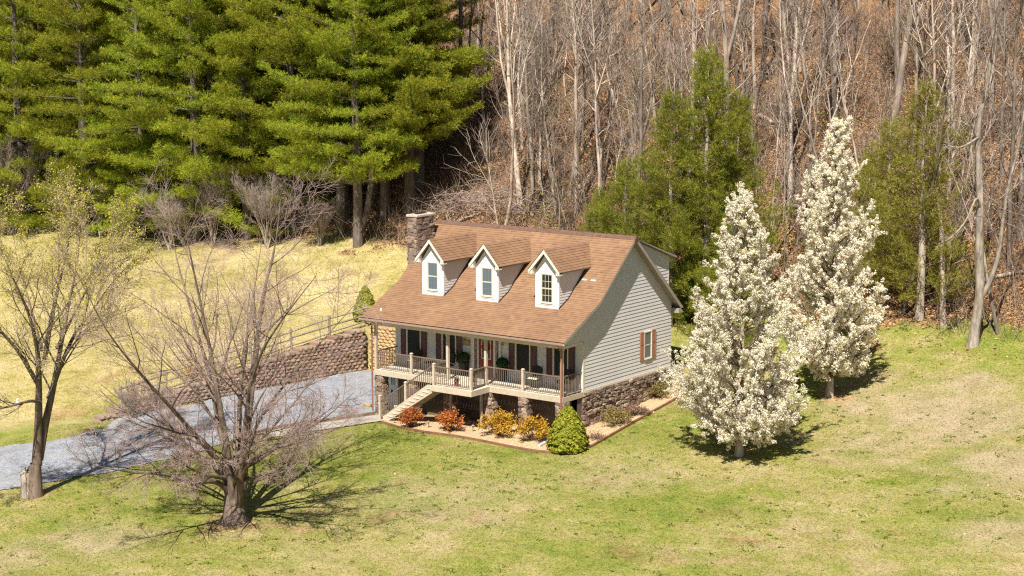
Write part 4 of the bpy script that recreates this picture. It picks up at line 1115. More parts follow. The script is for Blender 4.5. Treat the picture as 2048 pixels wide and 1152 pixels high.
trunk = (np.array([(0, 0, -.3), (0.02, 0, .3), (0.08, .0, .9), (.12, 0, 1.4)]), np.array([.46, .31, .26, .22]))
stump = (np.array([(-.20, -.10, -.25), (-.24, -.12, .15), (-.27, -.14, .6), (-.30, -.16, 1.0), (-.27, -.13, 1.12)]), np.array([.42, .32, .28, .25, .06]))
L1, L2, L3, L4 = maple_like(rng, st, 13, 9, 6, shrink=(.42, .47, .58), lift=(.05, .04, .03), twig_r=.004)
V1, F1 = tubes([trunk], 12); Vs, Fs = tubes(L1, 8); V0, F0 = tubes([stump], 11); V0 = V0 + rng.normal(0, .022, V0.shape); V0[-22:, 2] += np.repeat(rng.uniform(-.12, .12, 11)[None], 2, 0).ravel()
V2, F2 = tubes(L2 + L3, 4); V4, F4 = tubes(L4, 3)
tips = np.array([q for c in L4 for q in c[0][1:]] + [q for c in L3 for q in c[0][2:]])
hgt = tips[:, 2]; tips = tips[rng.random(len(tips)) < np.clip((hgt - 3.6) / 6.0, 0.05, 1) * .75]
VB, FB, rB = leaf_cloud(np.repeat(tips, 2, 0) + rng.normal(0, .08, (2 * len(tips), 3)), np.tile((0, 0, 1.), (2 * len(tips), 1)), .046, rng)
M_bud = leafmat('spring_buds', [(0, (0.33, 0.30, 0.03)), (.5, (0.46, 0.41, 0.05)), (1, (0.54, 0.46, 0.09))], .35)
tree_obj('budding_tree', LEFT_TREE, [('trunk', np_mesh('trunk', V1, F1, M_bark_maple, True)), ('broken_stump', np_mesh('broken_stump', V0, F0, M_bark_grey, True)), ('stems', np_mesh('stems', Vs, Fs, M_bark_maple, True)), ('branches', np_mesh('branches', V2, F2, M_bark_maple)),
    ('twigs', np_mesh('twigs', V4, F4, M_twig_grey)), ('buds', np_mesh('buds', VB, FB, M_bud, rnd=rB))], 'tree with yellow green buds and a broken stump at its foot beside the drive')

# ---- blossoming pears
M_blossom = leafmat('pear_blossom', [(0, (0.72, 0.64, 0.46)), (.5, (0.86, 0.80, 0.67)), (1, (0.90, 0.87, 0.80))], .42)
M_youngleaf = leafmat('pear_young_leaf', [(0, (0.22, 0.24, 0.03)), (1, (0.45, 0.42, 0.06))], .4)
def pear(seed, loc, Ht, wid, z_low, label):
    rng = np.random.default_rng(seed)
    lead = (np.array([(0, 0, -.2), (.02, 0, .5), (0, .03, 1.4), (.05, 0, Ht * .35), (.0, .05, Ht * .6), (.03, .0, Ht * .98)]), np.array([.24, .17, .15, .11, .06, .01]))
    prof = lambda s: wid * np.interp(s, [0, .10, .22, .38, .6, .8, 1.0], [.52, .86, 1.0, .96, .70, .40, .10])
    limbs, side, tw = [], [], []
    for i in range(112):
        s = ((i + rng.uniform(0, 1)) / 112) ** 1.12; a = i * 2.4 + rng.uniform(-.3, .3)
        zt = z_low + s * (Ht - z_low); rr = prof(s) * rng.uniform(.50, 1.0) * (.76 + .46 * float(vnoise(np.array(a * 1.3), np.array(s * 5.0), 1.0, seed)))
        z0 = max(.95, zt - rr * rng.uniform(.75, 1.1) - .25)
        p0 = np.array((0, 0, z0)); p1 = np.array((rr * math.cos(a), rr * math.sin(a), zt)); mid = (p0 + p1) / 2 + np.array((rr * .16 * math.cos(a), rr * .16 * math.sin(a), -.12 * rr))
        u = np.linspace(0, 1, 8)[:, None]; Q = (1 - u) ** 2 * p0 + 2 * u * (1 - u) * mid + u * u * p1 + rng.normal(0, .03, (8, 3)); Q[0] = p0
        limbs.append((Q, np.linspace(.055 * (1.15 - s) + .012, .007, 8)))
        for t, q, d, r in branch_out(rng, *limbs[-1], int(6 + rr * 6), .75, .22, 1.0):
            l = rng.uniform(.28, .8) * (.5 + .5 * rr / wid)
            b = curve(rng, q, d + np.array((0, 0, .25)), l, 3, .15, .06, .012, .005); side.append(b)
            for t2, q2, d2, r2 in branch_out(rng, *b, 3, .8, .3, 1.0): tw.append(curve(rng, q2, d2, l * .4, 2, .15, .05, .006, .004))
    pts = np.concatenate([np.concatenate([b[0][1:] for b in side]), np.concatenate([b[0][1:] for b in tw]), np.concatenate([b[0][4:] for b in limbs])])
    pts = pts[rng.random(len(pts)) < .95]
    nb_ = 20
    C = np.repeat(pts, nb_, 0); off = rng.normal(0, 1, C.shape); off /= np.linalg.norm(off, axis=1)[:, None]
    rad = np.repeat(rng.uniform(.03, .10, len(pts)), nb_)[:, None]
    Vb, Fb, rb_ = leaf_cloud(C + off * rad, off, .047, rng, 1.1, .5)
    lp = pts[rng.random(len(pts)) < .28]; lp = np.repeat(lp, 2, 0) + rng.normal(0, .08, (2 * len(lp), 3))
    Vl, Fl, rl_ = leaf_cloud(lp, np.tile((0, 0, 1.), (len(lp), 1)), .06, rng)
    Vt, Ft = tubes([lead], 9); Vm, Fm = tubes(limbs, 5); Vw, Fw = tubes(side + tw, 3)
    return tree_obj('pear_tree', loc, [('trunk', np_mesh('trunk', Vt, Ft, M_bark_grey, True)), ('branches', np_mesh('branches', Vm, Fm, M_bark_brown)), ('twigs', np_mesh('twigs', Vw, Fw, M_bark_brown)),
        ('blossom', np_mesh('blossom', Vb, Fb, M_blossom, rnd=rb_)), ('young_leaves', np_mesh('young_leaves', Vl, Fl, M_youngleaf, rnd=rl_))], label)
pear(31, PEAR_A, 11.1, 3.2, 1.0, 'white blossoming pear tree nearest the house side')
pear(32, PEAR_B, 12.7, 2.6, 1.15, 'taller white blossoming pear tree farther back near the woods')

# ---- clipped and shrubby plants near the house
M_spruce = leafmat('spruce_needle', [(0, (0.12, 0.145, 0.012)), (.5, (0.26, 0.275, 0.02)), (1, (0.40, 0.37, 0.035))], .3)
def cone_spruce(seed, loc, Ht, rad, label):
    rng = np.random.default_rng(seed); n = 9000
    s = 1 - np.sqrt(rng.random(n)); a = rng.uniform(0, 6.283, n)
    prof = np.interp(s, [0, .08, .3, .6, .85, 1], [.90, 1.0, .93, .68, .36, .04]) * rad
    bump = .86 + .26 * vnoise(np.cos(a) * 3 + s * 2, np.sin(a) * 3 + s * 9, .55, seed) + .10 * vnoise(np.cos(a) * 3 - s * 5, np.sin(a) * 3 + s * 7, .22, seed + 3)
    r = prof * bump * rng.uniform(.86, 1.02, n)
    P = np.stack([r * np.cos(a), r * np.sin(a), s * Ht + .05], 1); N = np.stack([np.cos(a), np.sin(a), np.full(n, .75)], 1)
    V, F, rn_ = leaf_cloud(P, N, .085, rng, 1.7, .55)
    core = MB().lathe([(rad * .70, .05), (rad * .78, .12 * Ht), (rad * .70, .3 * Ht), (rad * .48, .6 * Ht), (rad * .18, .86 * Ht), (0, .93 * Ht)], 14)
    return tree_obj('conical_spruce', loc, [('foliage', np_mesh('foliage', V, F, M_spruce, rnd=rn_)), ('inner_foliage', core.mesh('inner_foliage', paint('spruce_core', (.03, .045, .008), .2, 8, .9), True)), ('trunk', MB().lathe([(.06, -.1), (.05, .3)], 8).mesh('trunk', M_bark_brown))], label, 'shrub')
cone_spruce(41, ground_at(1136, 900), 1.92, .82, 'dense yellow green conical spruce at the front corner of the planting bed')
cone_spruce(42, ground_at(731, 640), 1.9, .62, 'yellow green conical spruce behind the fence at the left end of the roof')
def shrub(seed, loc, Ht, rad, mat, label, name='flowering_shrub', n=2600, leaf=.055, stems=26, lift=.35, group=None):
    rng = np.random.default_rng(seed); polys = []; pts = []
    for i in range(stems):
        a = rng.uniform(0, 6.283); rr = rad * math.sqrt(rng.random()); tip = np.array((rr * math.cos(a), rr * math.sin(a), Ht * rng.uniform(.7, 1.0) * math.sqrt(max(.15, 1 - (rr / rad) ** 2 * .75))))
        b = np.array((rng.normal(0, .06), rng.normal(0, .06), -.03)); u = np.linspace(0, 1, 5)[:, None]
        Q = b * (1 - u) + tip * u + np.array((0, 0, .1)) * np.sin(u * 3.14) + rng.normal(0, .015, (5, 3)); polys.append((Q, np.linspace(.012, .004, 5)))
        for t, q, d, r in branch_out(rng, *polys[-1], 5, .7, .4, 1.0):
            c = curve(rng, q, d, Ht * .22, 2, .2, .1, .006, .003); polys.append(c); pts.append(c[0][1:])
        pts.append(Q[3:])
    pts = np.concatenate(pts); C = pts[rng.integers(0, len(pts), n)] + rng.normal(0, .06, (n, 3)); C[:, 2] = np.maximum(C[:, 2], .05)
    V, F, rn_ = leaf_cloud(C, np.tile((0, -.2, 1.), (n, 1)), leaf, rng, 1.7, .8); Vw, Fw = tubes(polys, 3)
    return tree_obj(name, loc, [('branches', np_mesh('branches', Vw, Fw, M_bark_brown)), ('foliage', np_mesh('foliage', V, F, mat, rnd=rn_))], label, 'shrub', group)
M_orange = leafmat('red_orange_leaf', [(0, (0.26, 0.035, 0.025)), (.45, (0.42, 0.11, 0.03)), (1, (0.50, 0.26, 0.035))], .3)
M_yellow = leafmat('yellow_orange_leaf', [(0, (0.30, 0.10, 0.02)), (.35, (0.46, 0.25, 0.02)), (1, (0.52, 0.38, 0.035))], .3)
G_ = 'orange shrubs in front of the porch'
shrub(51, ground_at(822, 855), .88, .55, M_orange, 'small red orange shrub beside the stairs', n=1500, group=G_)
shrub(52, ground_at(903, 862), .98, .62, M_orange, 'red orange shrub under the porch landing', n=1700, group=G_)
shrub(53, ground_at(993, 872), 1.1, .85, M_yellow, 'broad yellow orange shrub right of the landing', n=2700, group=G_)
shrub(54, ground_at(1066, 883), 1.1, .82, M_yellow, 'yellow orange shrub next to the front conical spruce', n=2500, group=G_)
M_dull = leafmat('dull_leaf', [(0, (0.12, 0.085, 0.03)), (.6, (0.22, 0.17, 0.04)), (1, (0.28, 0.25, 0.05))], .25)
M_purple = leafmat('purple_twig_leaf', [(0, (0.11, 0.055, 0.045)), (1, (0.25, 0.14, 0.09))], .2)
shrub(55, ground_at(1228, 850), .75, .8, M_dull, 'sparse olive and brown shrub against the stone foundation', n=1500, leaf=.045, stems=50)
shrub(56, ground_at(1272, 832), .45, .75, M_purple, 'low brown twiggy shrub in the side bed', n=900, leaf=.04, stems=50)
shrub(57, ground_at(1318, 796), .7, .65, M_dull, 'olive shrub near the back of the side bed', n=1200, leaf=.045, stems=44)
shrub(58, ground_at(1195, 880), .3, .5, M_purple, 'wispy low plant just right of the front spruce', n=250, leaf=.035, stems=30)
shrub(59, ground_at(384, 760), .75, .5, M_yellow, 'small yellow shrub above the retaining wall', n=700)

# ---- small bare trees at the edge of the field
def multi_stem(seed, Ht, rad, n=9, mat=None):
    rng = np.random.default_rng(seed); st = []
    for i in range(n):
        a = i * 2.4 + rng.uniform(-.4, .4); rr = rad * rng.uniform(.25, 1); tip = np.array((rr * math.cos(a), rr * math.sin(a), Ht * rng.uniform(.72, 1.0))); u = np.linspace(0, 1, 9)[:, None]
        mid = np.array((rr * .35 * math.cos(a), rr * .35 * math.sin(a), Ht * .5)); b = np.array((rng.normal(0, .1), rng.normal(0, .1), -.1))
        st.append(((1 - u) ** 2 * b + 2 * u * (1 - u) * mid + u * u * tip + rng.normal(0, .03, (9, 3)), np.linspace(.034, .007, 9)))
    L1, L2, L3, L4 = maple_like(rng, st, 12, 8, 6, shrink=(.38, .5, .55), spreads=(.5, .55, .6), lift=(.10, .08, .05), twig_r=.003)
    Va, Fa = tubes(L1, 6); Vb, Fb = tubes(L2 + L3, 4); Vc, Fc = tubes(L4, 3)
    return [('stems', np_mesh('stems', Va, Fa, M_bark_grey, True)), ('branches', np_mesh('branches', Vb, Fb, mat or M_twig_grey)), ('twigs', np_mesh('twigs', Vc, Fc, mat or M_twig_pink))]
ms = [multi_stem(61, 4.8, 1.9, 11), multi_stem(62, 4.4, 2.4, 13), multi_stem(63, 6.6, 3.0, 11, M_twig_grey)]
for (q, k, sc, rz, lb) in (((428, 492), 0, 1.0, 0, 'small bare pale stemmed tree under the pines, left of the pair'), ((535, 497), 1, 1.05, 1.2, 'bushy bare pale stemmed tree under the pines, right of the pair'), ((340, 500), 1, .8, 2.2, 'low bare twiggy tree at the field edge left of the pale stemmed pair'), ((640, 492), 1, .62, 4.0, 'low bare thicket just left of the forked pine trunk'),
                          ((20, 470), 2, 1.05, 0.5, 'tall bare many stemmed tree at the far left behind the budding tree'), ((-45, 475), 2, .95, 2.5, 'bare pale tree cut by the left picture edge'), ((200, 478), 0, .75, 3.0, 'small bare tree in the shade of the pines at left')):
    tree_obj('bare_small_tree', ground_at(*q), ms[k], lb, 'tree', 'small bare trees along the field edge', rz, sc)

# dead growth over the low end of the wall
for (q, k, sc, rz, lb) in (((262, 838), 1, .36, 1.0, 'low dead brush at the low end of the retaining wall'), ((312, 822), 1, .32, 3.0, 'tangle of dead twigs against the low retaining wall')):
    tree_obj('dead_brush', ground_at(*q), ms[k], lb, 'shrub', None, rz, sc)
# ------------------------------------------------------------------ pines
M_needle = leafmat('pine_needles', [(0, (0.065, 0.105, 0.016)), (.35, (0.195, 0.235, 0.020)), (.75, (0.37, 0.365, 0.024)), (1, (0.52, 0.47, 0.034))], .38, .55, .24, hvar=.03)
def pine(seed, Ht, z_first, Lmax):
    rng = np.random.default_rng(seed)
    trunk = (np.array([(0, 0, -.5), (.03, 0, Ht * .2), (-.05, .06, Ht * .45), (.06, 0, Ht * .75), (0, 0, Ht)]), np.array([.36, .29, .23, .13, .02]))
    br, TP, TD = [], [], []
    z = z_first; lob = rng.uniform(0, 6.28, 3)
    while z < Ht - .4:
        s = z / Ht; L0 = Lmax * np.interp(s, [0, .12, .3, .6, .85, 1], [.75, .95, 1.0, .78, .42, .08])
        n = rng.integers(6, 9); a0 = rng.uniform(0, 6.28)
        for k in range(n):
            if rng.random() < .20: continue
            a = a0 + k * 6.283 / n + rng.uniform(-.25, .25); L = L0 * rng.uniform(.45, 1.18) * (1 + .28 * math.sin(a + lob[0] + z * .35) + .18 * math.sin(2 * a + lob[1] - z * .6))
            el = np.interp(s, [0, .4, 1], [.0, .15, .65]) + rng.uniform(-.18, .22)
            d = np.array((math.cos(a) * math.cos(el), math.sin(a) * math.cos(el), math.sin(el)))
            pts, rad = curve(rng, (0, 0, z + rng.uniform(-.15, .15)), d, L, 8, .05, .012, .030 + .010 * L, .008); br.append((pts, rad))
            side = np.array((-math.sin(a), math.cos(a), 0))
            m = int(L * 10)
            for j in range(m):
                t = .16 + .84 * (j + rng.random()) / m; f = min(t, .999) * 8; i = int(f); q = pts[i] + (pts[i + 1] - pts[i]) * (f - i)
                sg = 1 if j % 2 else -1
                l = (.40 + .85 * math.sin(min(1, (t - .15) * 1.25) * math.pi) ** .8) * np.interp(L, [0, 2, 5], [.35, .7, 1.05]) * rng.uniform(.6, 1.15)
                dd = unit(side * sg * .85 + unit(d * (1, 1, .3)) * rng.uniform(.45, .9) + np.array((0, 0, rng.uniform(-.05, .5))))
                nt = max(2, int(l / .125)); tt = (np.arange(nt) + rng.random(nt)) / nt
                TP.append(q + dd * l * tt[:, None] + rng.normal(0, 1, (nt, 3)) * (.06, .06, .12)); TD.append(np.tile(dd, (nt, 1)))
            TP.append(pts[-3:]); TD.append(np.tile(d, (3, 1)))
        z += rng.uniform(.75, 1.35)
    # dead stubs on the bare lower trunk
    stubs = []
    for k in range(int(z_first * 3)):
        a = rng.uniform(0, 6.28); stubs.append(curve(rng, (0, 0, rng.uniform(1.0, max(1.2, z_first + 2))), (math.cos(a), math.sin(a), rng.uniform(-.2, .25)), rng.uniform(.4, 2.0), 4, .12, -.01, .022, .006))
    P = np.concatenate(TP); D = np.concatenate(TD); nn = 9
    P = np.repeat(P, nn, 0); D = np.repeat(D, nn, 0); N = len(P)
    T = D * .55 + np.array((0, 0, .38)) + rng.normal(0, .55, (N, 3)); T /= np.linalg.norm(T, axis=1)[:, None]
    wv = np.cross(T, rng.normal(0, 1, (N, 3))); wv /= np.linalg.norm(wv, axis=1)[:, None]
    ln = rng.uniform(.15, .29, N)[:, None]; wd = rng.uniform(.012, .024, N)[:, None]
    V = np.stack([P - wv * wd * .6, P + T * ln * .55 + wv * wd, P + T * ln, ], 1).reshape(-1, 3)
    tuft_r = np.repeat(rng.uniform(0, 1, N // nn), nn) * .6 + rng.uniform(0, .4, N)
    Vt, Ft = tubes([trunk], 10); Vb, Fb = tubes(br, 4); Vs, Fs = tubes(stubs, 3) if stubs else (np.zeros((0, 3)), np.zeros((0, 4), int))
    return [('trunk', np_mesh('trunk', Vt, Ft, M_bark_pine, True)), ('branches', np_mesh('branches', np.concatenate([Vb, Vs]), np.concatenate([Fb, Fs + len(Vb)]), M_bark_pine)), ('needles', np_mesh('needles', V, np.arange(3 * N).reshape(N, 3), M_needle, rnd=tuft_r))]
PV = [pine(71, 21, 1.2, 5.2), pine(72, 23, 1.4, 5.8), pine(73, 22, 4.2, 5.4), pine(74, 20, 2.4, 4.8)]
rp = random.Random(9)
front = [(-75, 452, 0), (45, 462, 0), (172, 470, 1), (285, 478, 0), (395, 482, 1), (495, 478, 3), (585, 470, 2), (683, 468, 2), (716, 492, 2)]
names_front = ['tall pine at the far left picture edge, front row', 'dense pine behind the tall bare tree at left', 'full low branched pine left of the dark gap', 'full low branched pine above the dry field', 'pine directly behind the pale stemmed bare tree', 'narrow pine behind the bushy bare tree', 'bare legged pine left of the thick dark trunk', 'thick dark pine trunk left of the forked trunk', 'forked pine with bare lower trunk beside the chimney']
for (px_, py_, k), lb in zip(front, names_front):
    r = tree_obj('pine_tree', ground_at(px_, py_), PV[k], lb, 'pine', 'pines of the front row', rp.uniform(0, 6.28), rp.uniform(.92, 1.08))
# the second leg of the forked pine
fk = tubes([(np.array([(0.1, 0, .9), (.5, -.35, 2.2), (.75, -.5, 4.0), (.9, -.55, 7.0), (1.0, -.6, 11.0)]), np.array([.24, .22, .20, .16, .05]))], 9)
link('forked_trunk', np_mesh('forked_trunk', fk[0], fk[1], M_bark_pine, True), r)
back = []
for row, (y0, xs_) in enumerate(((432, range(-20, 700, 92)), (380, range(-60, 740, 92)), (318, range(-10, 780, 105)), (255, range(0, 800, 105)))):
    for x_ in xs_: back.append((x_ + rp.uniform(-22, 22), y0 + rp.uniform(-18, 18), rp.choice((0, 1, 3, 0))))
back += [(770, 432, 2), (838, 376, 2), (805, 350, 2), (815, 285, 3), (748, 390, 2), (820, 420, 2), (690, 440, 2)]
for px_, py_, k in back:
    tree_obj('pine_tree', ground_at(px_, py_), PV[k], ('green pine crown behind the front row, ' + ('far left' if px_ < 180 else 'left of centre' if px_ < 380 else 'in the middle' if px_ < 580 else 'right of centre' if px_ < 735 else 'at the right end') + (', second row' if py_ > 380 else ', third row' if py_ > 320 else ', high on the hill')), 'pine', 'pines behind the front row', rp.uniform(0, 6.28), rp.uniform(.88, 1.12))
# low young pine boughs between the bare trees
yp = pine(75, 5.5, .5, 2.2)
for q, lb in (((560, 478), 'young pine behind the bushy bare tree'), ((430, 470), 'young pine showing through the pale stemmed tree'), ((250, 470), 'young pine in the shade left of the bare trees'), ((110, 462), 'young pine behind the budding tree')): tree_obj('young_pine', ground_at(*q), yp, lb, 'pine', None, rp.uniform(0, 6), rp.uniform(.8, 1.1))

# ------------------------------------------------------------------ cedars
M_cedar = leafmat('cedar_spray', [(0, (0.10, 0.135, 0.016)), (.4, (0.215, 0.245, 0.026)), (.8, (0.335, 0.325, 0.038)), (1, (0.45, 0.37, 0.07))], .42, .6, .08)
M_cedar_thin = leafmat('thin_cedar_spray', [(0, (0.15, 0.165, 0.022)), (.5, (0.31, 0.295, 0.04)), (1, (0.48, 0.38, 0.09))], .45, .6, .05)
def cedar(seed, Ht, wid, dens, mat, z_low=.6):
    rng = np.random.default_rng(seed)
    trunk = (np.array([(0, 0, -.4), (.05, 0, Ht * .3), (-.04, .04, Ht * .6), (0, 0, Ht)]), np.array([.24, .18, .11, .015])); br = []; TP = []; TD = []
    nb_ = int(Ht * 11)
    for i in range(nb_):
        s = (i + rng.random()) / nb_; z = z_low + s * (Ht - z_low - .3); a = i * 2.399 + rng.uniform(-.4, .4)
        L = wid * np.interp(s, [0, .15, .4, .75, 1], [.72, 1.0, .92, .52, .08]) * rng.uniform(.45, 1.15) * (1 + .30 * math.sin(a * 1.0 + z * .8 + seed) + .2 * math.sin(a * 2 - z * 1.7))
        el = rng.uniform(.1, .55); d = np.array((math.cos(a) * math.cos(el), math.sin(a) * math.cos(el), math.sin(el)))
        pts, rad = curve(rng, (0, 0, z - L * .25), d, L * 1.1, 6, .09, .02, .022, .005); br.append((pts, rad))
        for t, q, dd, r in branch_out(rng, pts, rad, int((5 + L * 8) * min(1, dens + .2)), .8, .2, 1.0):
            l = rng.uniform(.35, .95) * (1.1 - .3 * t); n = max(3, int(l / .062 * dens)); tt = rng.random(n)
            dd = unit(dd + np.array((0, 0, .35)))
            TP.append(q + dd * l * tt[:, None] + rng.normal(0, .07, (n, 3)) * (1.2 - tt[:, None] * .5)); TD.append(np.tile(dd, (n, 1)))
    P = np.repeat(np.concatenate(TP), 4, 0); D = np.repeat(np.concatenate(TD), 4, 0); N = len(P)
    T = D * .8 + rng.normal(0, .5, (N, 3)) + np.array((0, 0, .25)); T /= np.linalg.norm(T, axis=1)[:, None]
    wv = np.cross(T, rng.normal(0, 1, (N, 3))); wv /= np.linalg.norm(wv, axis=1)[:, None]; P = P + rng.normal(0, .025, P.shape)
    ln = rng.uniform(.12, .27, N)[:, None]; wd = rng.uniform(.008, .017, N)[:, None]
    V = np.stack([P - wv * wd, P + wv * wd, P + T * ln], 1).reshape(-1, 3)
    rr = np.repeat(rng.uniform(0, 1, N // 4), 4) * .7 + rng.uniform(0, .3, N)
    Vt, Ft = tubes([trunk], 9); Vb, Fb = tubes(br, 4)
    return [('trunk', np_mesh('trunk', Vt, Ft, M_bark_grey, True)), ('branches', np_mesh('branches', Vb, Fb, M_bark_brown)), ('foliage', np_mesh('foliage', V, np.arange(3 * N).reshape(N, 3), mat, rnd=rr))]
CA = cedar(81, 14.2, 3.0, .8, M_cedar); CB = cedar(82, 9.5, 2.9, .8, M_cedar, .2); CT = cedar(83, 11.5, 3.1, .62, M_cedar_thin, 1.2)
def stand(px_, y_plan):
    """ground point in the given photo column at plan depth y"""
    v = FW + RT * (px_ - 1024) / FPX; t_ = (y_plan - CAM[1]) / v[1]; x_ = CAM[0] + v[0] * t_
    return np.array((x_, y_plan, Z(x_, y_plan)))
for (px_, yp_, k, sc, rz, lb) in ((1410, 14.5, CA, 1.0, .3, 'tallest olive green cedar behind the right end of the roof'), (1340, 13.5, CA, .86, 2.0, 'olive cedar left of the tallest cedar behind the roof'), (1250, 14.0, CB, .86, 1.0, 'broad low cedar above the right part of the ridge'), (1200, 15.5, CB, .62, 4.0, 'small dark cedar at the left foot of the cedar group'), (1470, 16.0, CA, .80, 3.3, 'cedar right of the tallest cedar, above the nearer pear tree'),
                                 (1450, 11.5, CB, .7, 5.0, 'low cedar right behind the back corner of the house')):
    tree_obj('cedar_tree', stand(px_, yp_), k, lb, 'cedar', 'cedars behind the house', rz, sc)
tree_obj('cedar_tree', ground_at(1838, 640), CT, 'thin yellowish cedar at the wood edge right of the pears', 'cedar', None, 1.0, 1.02)
tree_obj('cedar_tree', ground_at(1770, 600), CT, 'smaller thin cedar just behind the taller pear tree', 'cedar', None, 3.0, .8)
tree_obj('cedar_tree', ground_at(1735, 500), CB, 'young olive cedar higher on the slope behind the pears', 'cedar', None, 3.0, .55)

# ------------------------------------------------------------------ bare woodland on the hill
M_bark_pale = barkmat('pale_bark', (0.17, 0.13, 0.10), (0.46, 0.38, 0.305), 4, .5)
def forest_tree(seed, Ht, r0, fork=.45, lean=.035, n2=20, kinky=.05):
    rng = np.random.default_rng(seed)
    tr = curve(rng, (0, 0, -.6), (rng.normal(0, lean), rng.normal(0, lean), 1), Ht, 14, kinky, .05, r0, .02)
    tr[1][0] *= 1.35
    mains = [tr]
    for t, q, d, r in branch_out(rng, *tr, rng.integers(2, 5), .42, fork, .8): mains.append(curve(rng, q, d + np.array((0, 0, .4)), Ht * (1 - t) * rng.uniform(.75, 1.05), 8, .07, .10, r * .7, .012))
    L2, L3 = [], []
    for m_ in mains:
        Ls = np.linalg.norm(np.diff(m_[0], axis=0), axis=1).sum()
        for t, q, d, r in branch_out(rng, *m_, n2, .8, .3 if m_ is tr else .12, 1.0):
            l = rng.uniform(.6, 2.6) * (1.2 - .6 * t); b = curve(rng, q, d, l, 5, .13, .07, min(r * .5, .04), .008); L2.append(b)
            for t2, q2, d2, r2 in branch_out(rng, *b, 5, .7, .2, 1.0): L3.append(curve(rng, q2, d2, l * .42 * rng.uniform(.5, 1.2), 3, .15, .05, .010, .005))
    V1, F1 = tubes(mains, 7); V2, F2 = tubes(L2, 4); V3, F3 = tubes(L3, 3)
    return [('trunk', np_mesh('trunk', V1, F1, M_bark_pale, True)), ('branches', np_mesh('branches', V2, F2, M_bark_pale)), ('twigs', np_mesh('twigs', V3, F3, M_twig_wood))]
FV = [forest_tree(91, 17, .17), forest_tree(92, 19, .21, .35), forest_tree(93, 15, .13, .5, .10), forest_tree(94, 18, .19, .3, .03), forest_tree(95, 13, .10, .5, .14, 10, .08), forest_tree(96, 16, .15, .6, .06), forest_tree(97, 12, .085, .4, .16, 10, .09)]
SV = [forest_tree(98, 7, .05, .5, .12, 9, .08), forest_tree(99, 5.5, .04, .4, .2, 8, .1), forest_tree(100, 8.5, .06, .5, .08, 9, .06)]
# trees one can single out
own = [((1945, 684), 1, 1.0, 'big grey forked tree at the wood edge on the right, standing in sunlit leaves'), ((1998, 668), 4, 1.0, 'slender bare tree just right of the big grey forked tree'),
       ((1042, 425), 1, .98, 'pale straight trunk left of a second pale trunk above the roof ridge'), ((1064, 430), 3, .9, 'second pale straight trunk above the roof ridge'), ((1152, 432), 0, 1.0, 'pale leaning tree just left of the small dark cedar'),
       ((1115, 436), 2, .9, 'thin bare tree between the pale trunks above the ridge'), ((1520, 372), 2, .95, 'bare tree with twin stems left of the taller pear top'), ((1575, 365), 3, .95, 'dark upright trunk beside the taller pear top'),
       ((1800, 210), 1, 1.05, 'large pale forked tree high on the slope above the thin cedar'), ((2040, 480), 3, 1.0, 'tall pale trunk at the right picture edge'), ((1330, 210), 0, 1.0, 'pale trunk standing above the cedar group'), ((1390, 120), 1, .9, 'pale trunk high above the tallest cedar')]
rf = random.Random(17); placed = []
LOOK = ['grey forked trunk', 'stout pale trunk', 'slim leaning trunk', 'straight pale trunk', 'thin crooked trunk', 'grey trunk with high branches', 'spindly crooked trunk']
def where(g):
    a, b = proj(g)[0][:2]
    col_ = 'right of the pines' if a < 1010 else 'above the left ridge' if a < 1150 else 'above the cedar group' if a < 1480 else 'behind the pears' if a < 1720 else 'above the thin cedar' if a < 1890 else 'at the far right'
    row_ = 'high on the hill' if b < 130 else 'halfway up the hill' if b < 300 else 'low on the hill'
    return row_ + ' ' + col_
M_bark_big = barkmat('mottled_bark', (0.13, 0.105, 0.085), (0.40, 0.34, 0.28), 7, .05)
BT = ground_at(1945, 690); dep = float((BT - CAM) @ FW); rng = np.random.default_rng(44)
st = [stem_px(BT, (1945, 690), dep, w, a, b) for w, a, b in (
    ([(1945, 705, 0), (1948, 660, 0), (1957, 590, 0), (1952, 510, .1), (1950, 420, 0), (1946, 330, .2), (1938, 270, .1), (1952, 180, 0), (1962, 90, -.2), (1945, 10, -.3), (1930, -90, -.5)], .27, .05),
    ([(1956, 600, 0), (1972, 565, -.2), (1986, 510, -.4), (1990, 440, -.5), (1996, 370, -.6), (2012, 300, -.7), (2022, 200, -.8), (2030, 90, -1)], .13, .02),
    ([(1951, 420, 0), (1936, 390, -.5), (1912, 440, -1.0), (1880, 470, -1.4), (1850, 480, -1.8)], .07, .012),
    ([(1940, 280, 0), (1900, 300, -.6), (1860, 290, -1.2)], .06, .012))]
st[0][1][:3] = (.40, .33, .29)
L1, L2, L3, L4 = maple_like(rng, st, 8, 6, 4, shrink=(.25, .45, .55), lift=(.04, .03, .02))
Va, Fa = tubes(L1, 9); Vb, Fb = tubes(L2, 4); Vc, Fc = tubes(L3 + L4, 3)
tree_obj('woodland_tree', BT, [('trunk', np_mesh('trunk', Va, Fa, M_bark_big, True)), ('branches', np_mesh('branches', Vb, Fb, M_bark_big)), ('twigs', np_mesh('twigs', Vc, Fc, M_twig_pink))], own[0][3], 'tree', 'single bare trees of the wood')
placed.append(BT)
for q, k, sc, lb in own[1:]:
    g = ground_at(*q); placed.append(g); tree_obj('woodland_tree', g, FV[k], lb, 'tree', 'single bare trees of the wood', rf.uniform(0, 6.28), sc)
big = placed[0]
cnt = 0; tries = 0
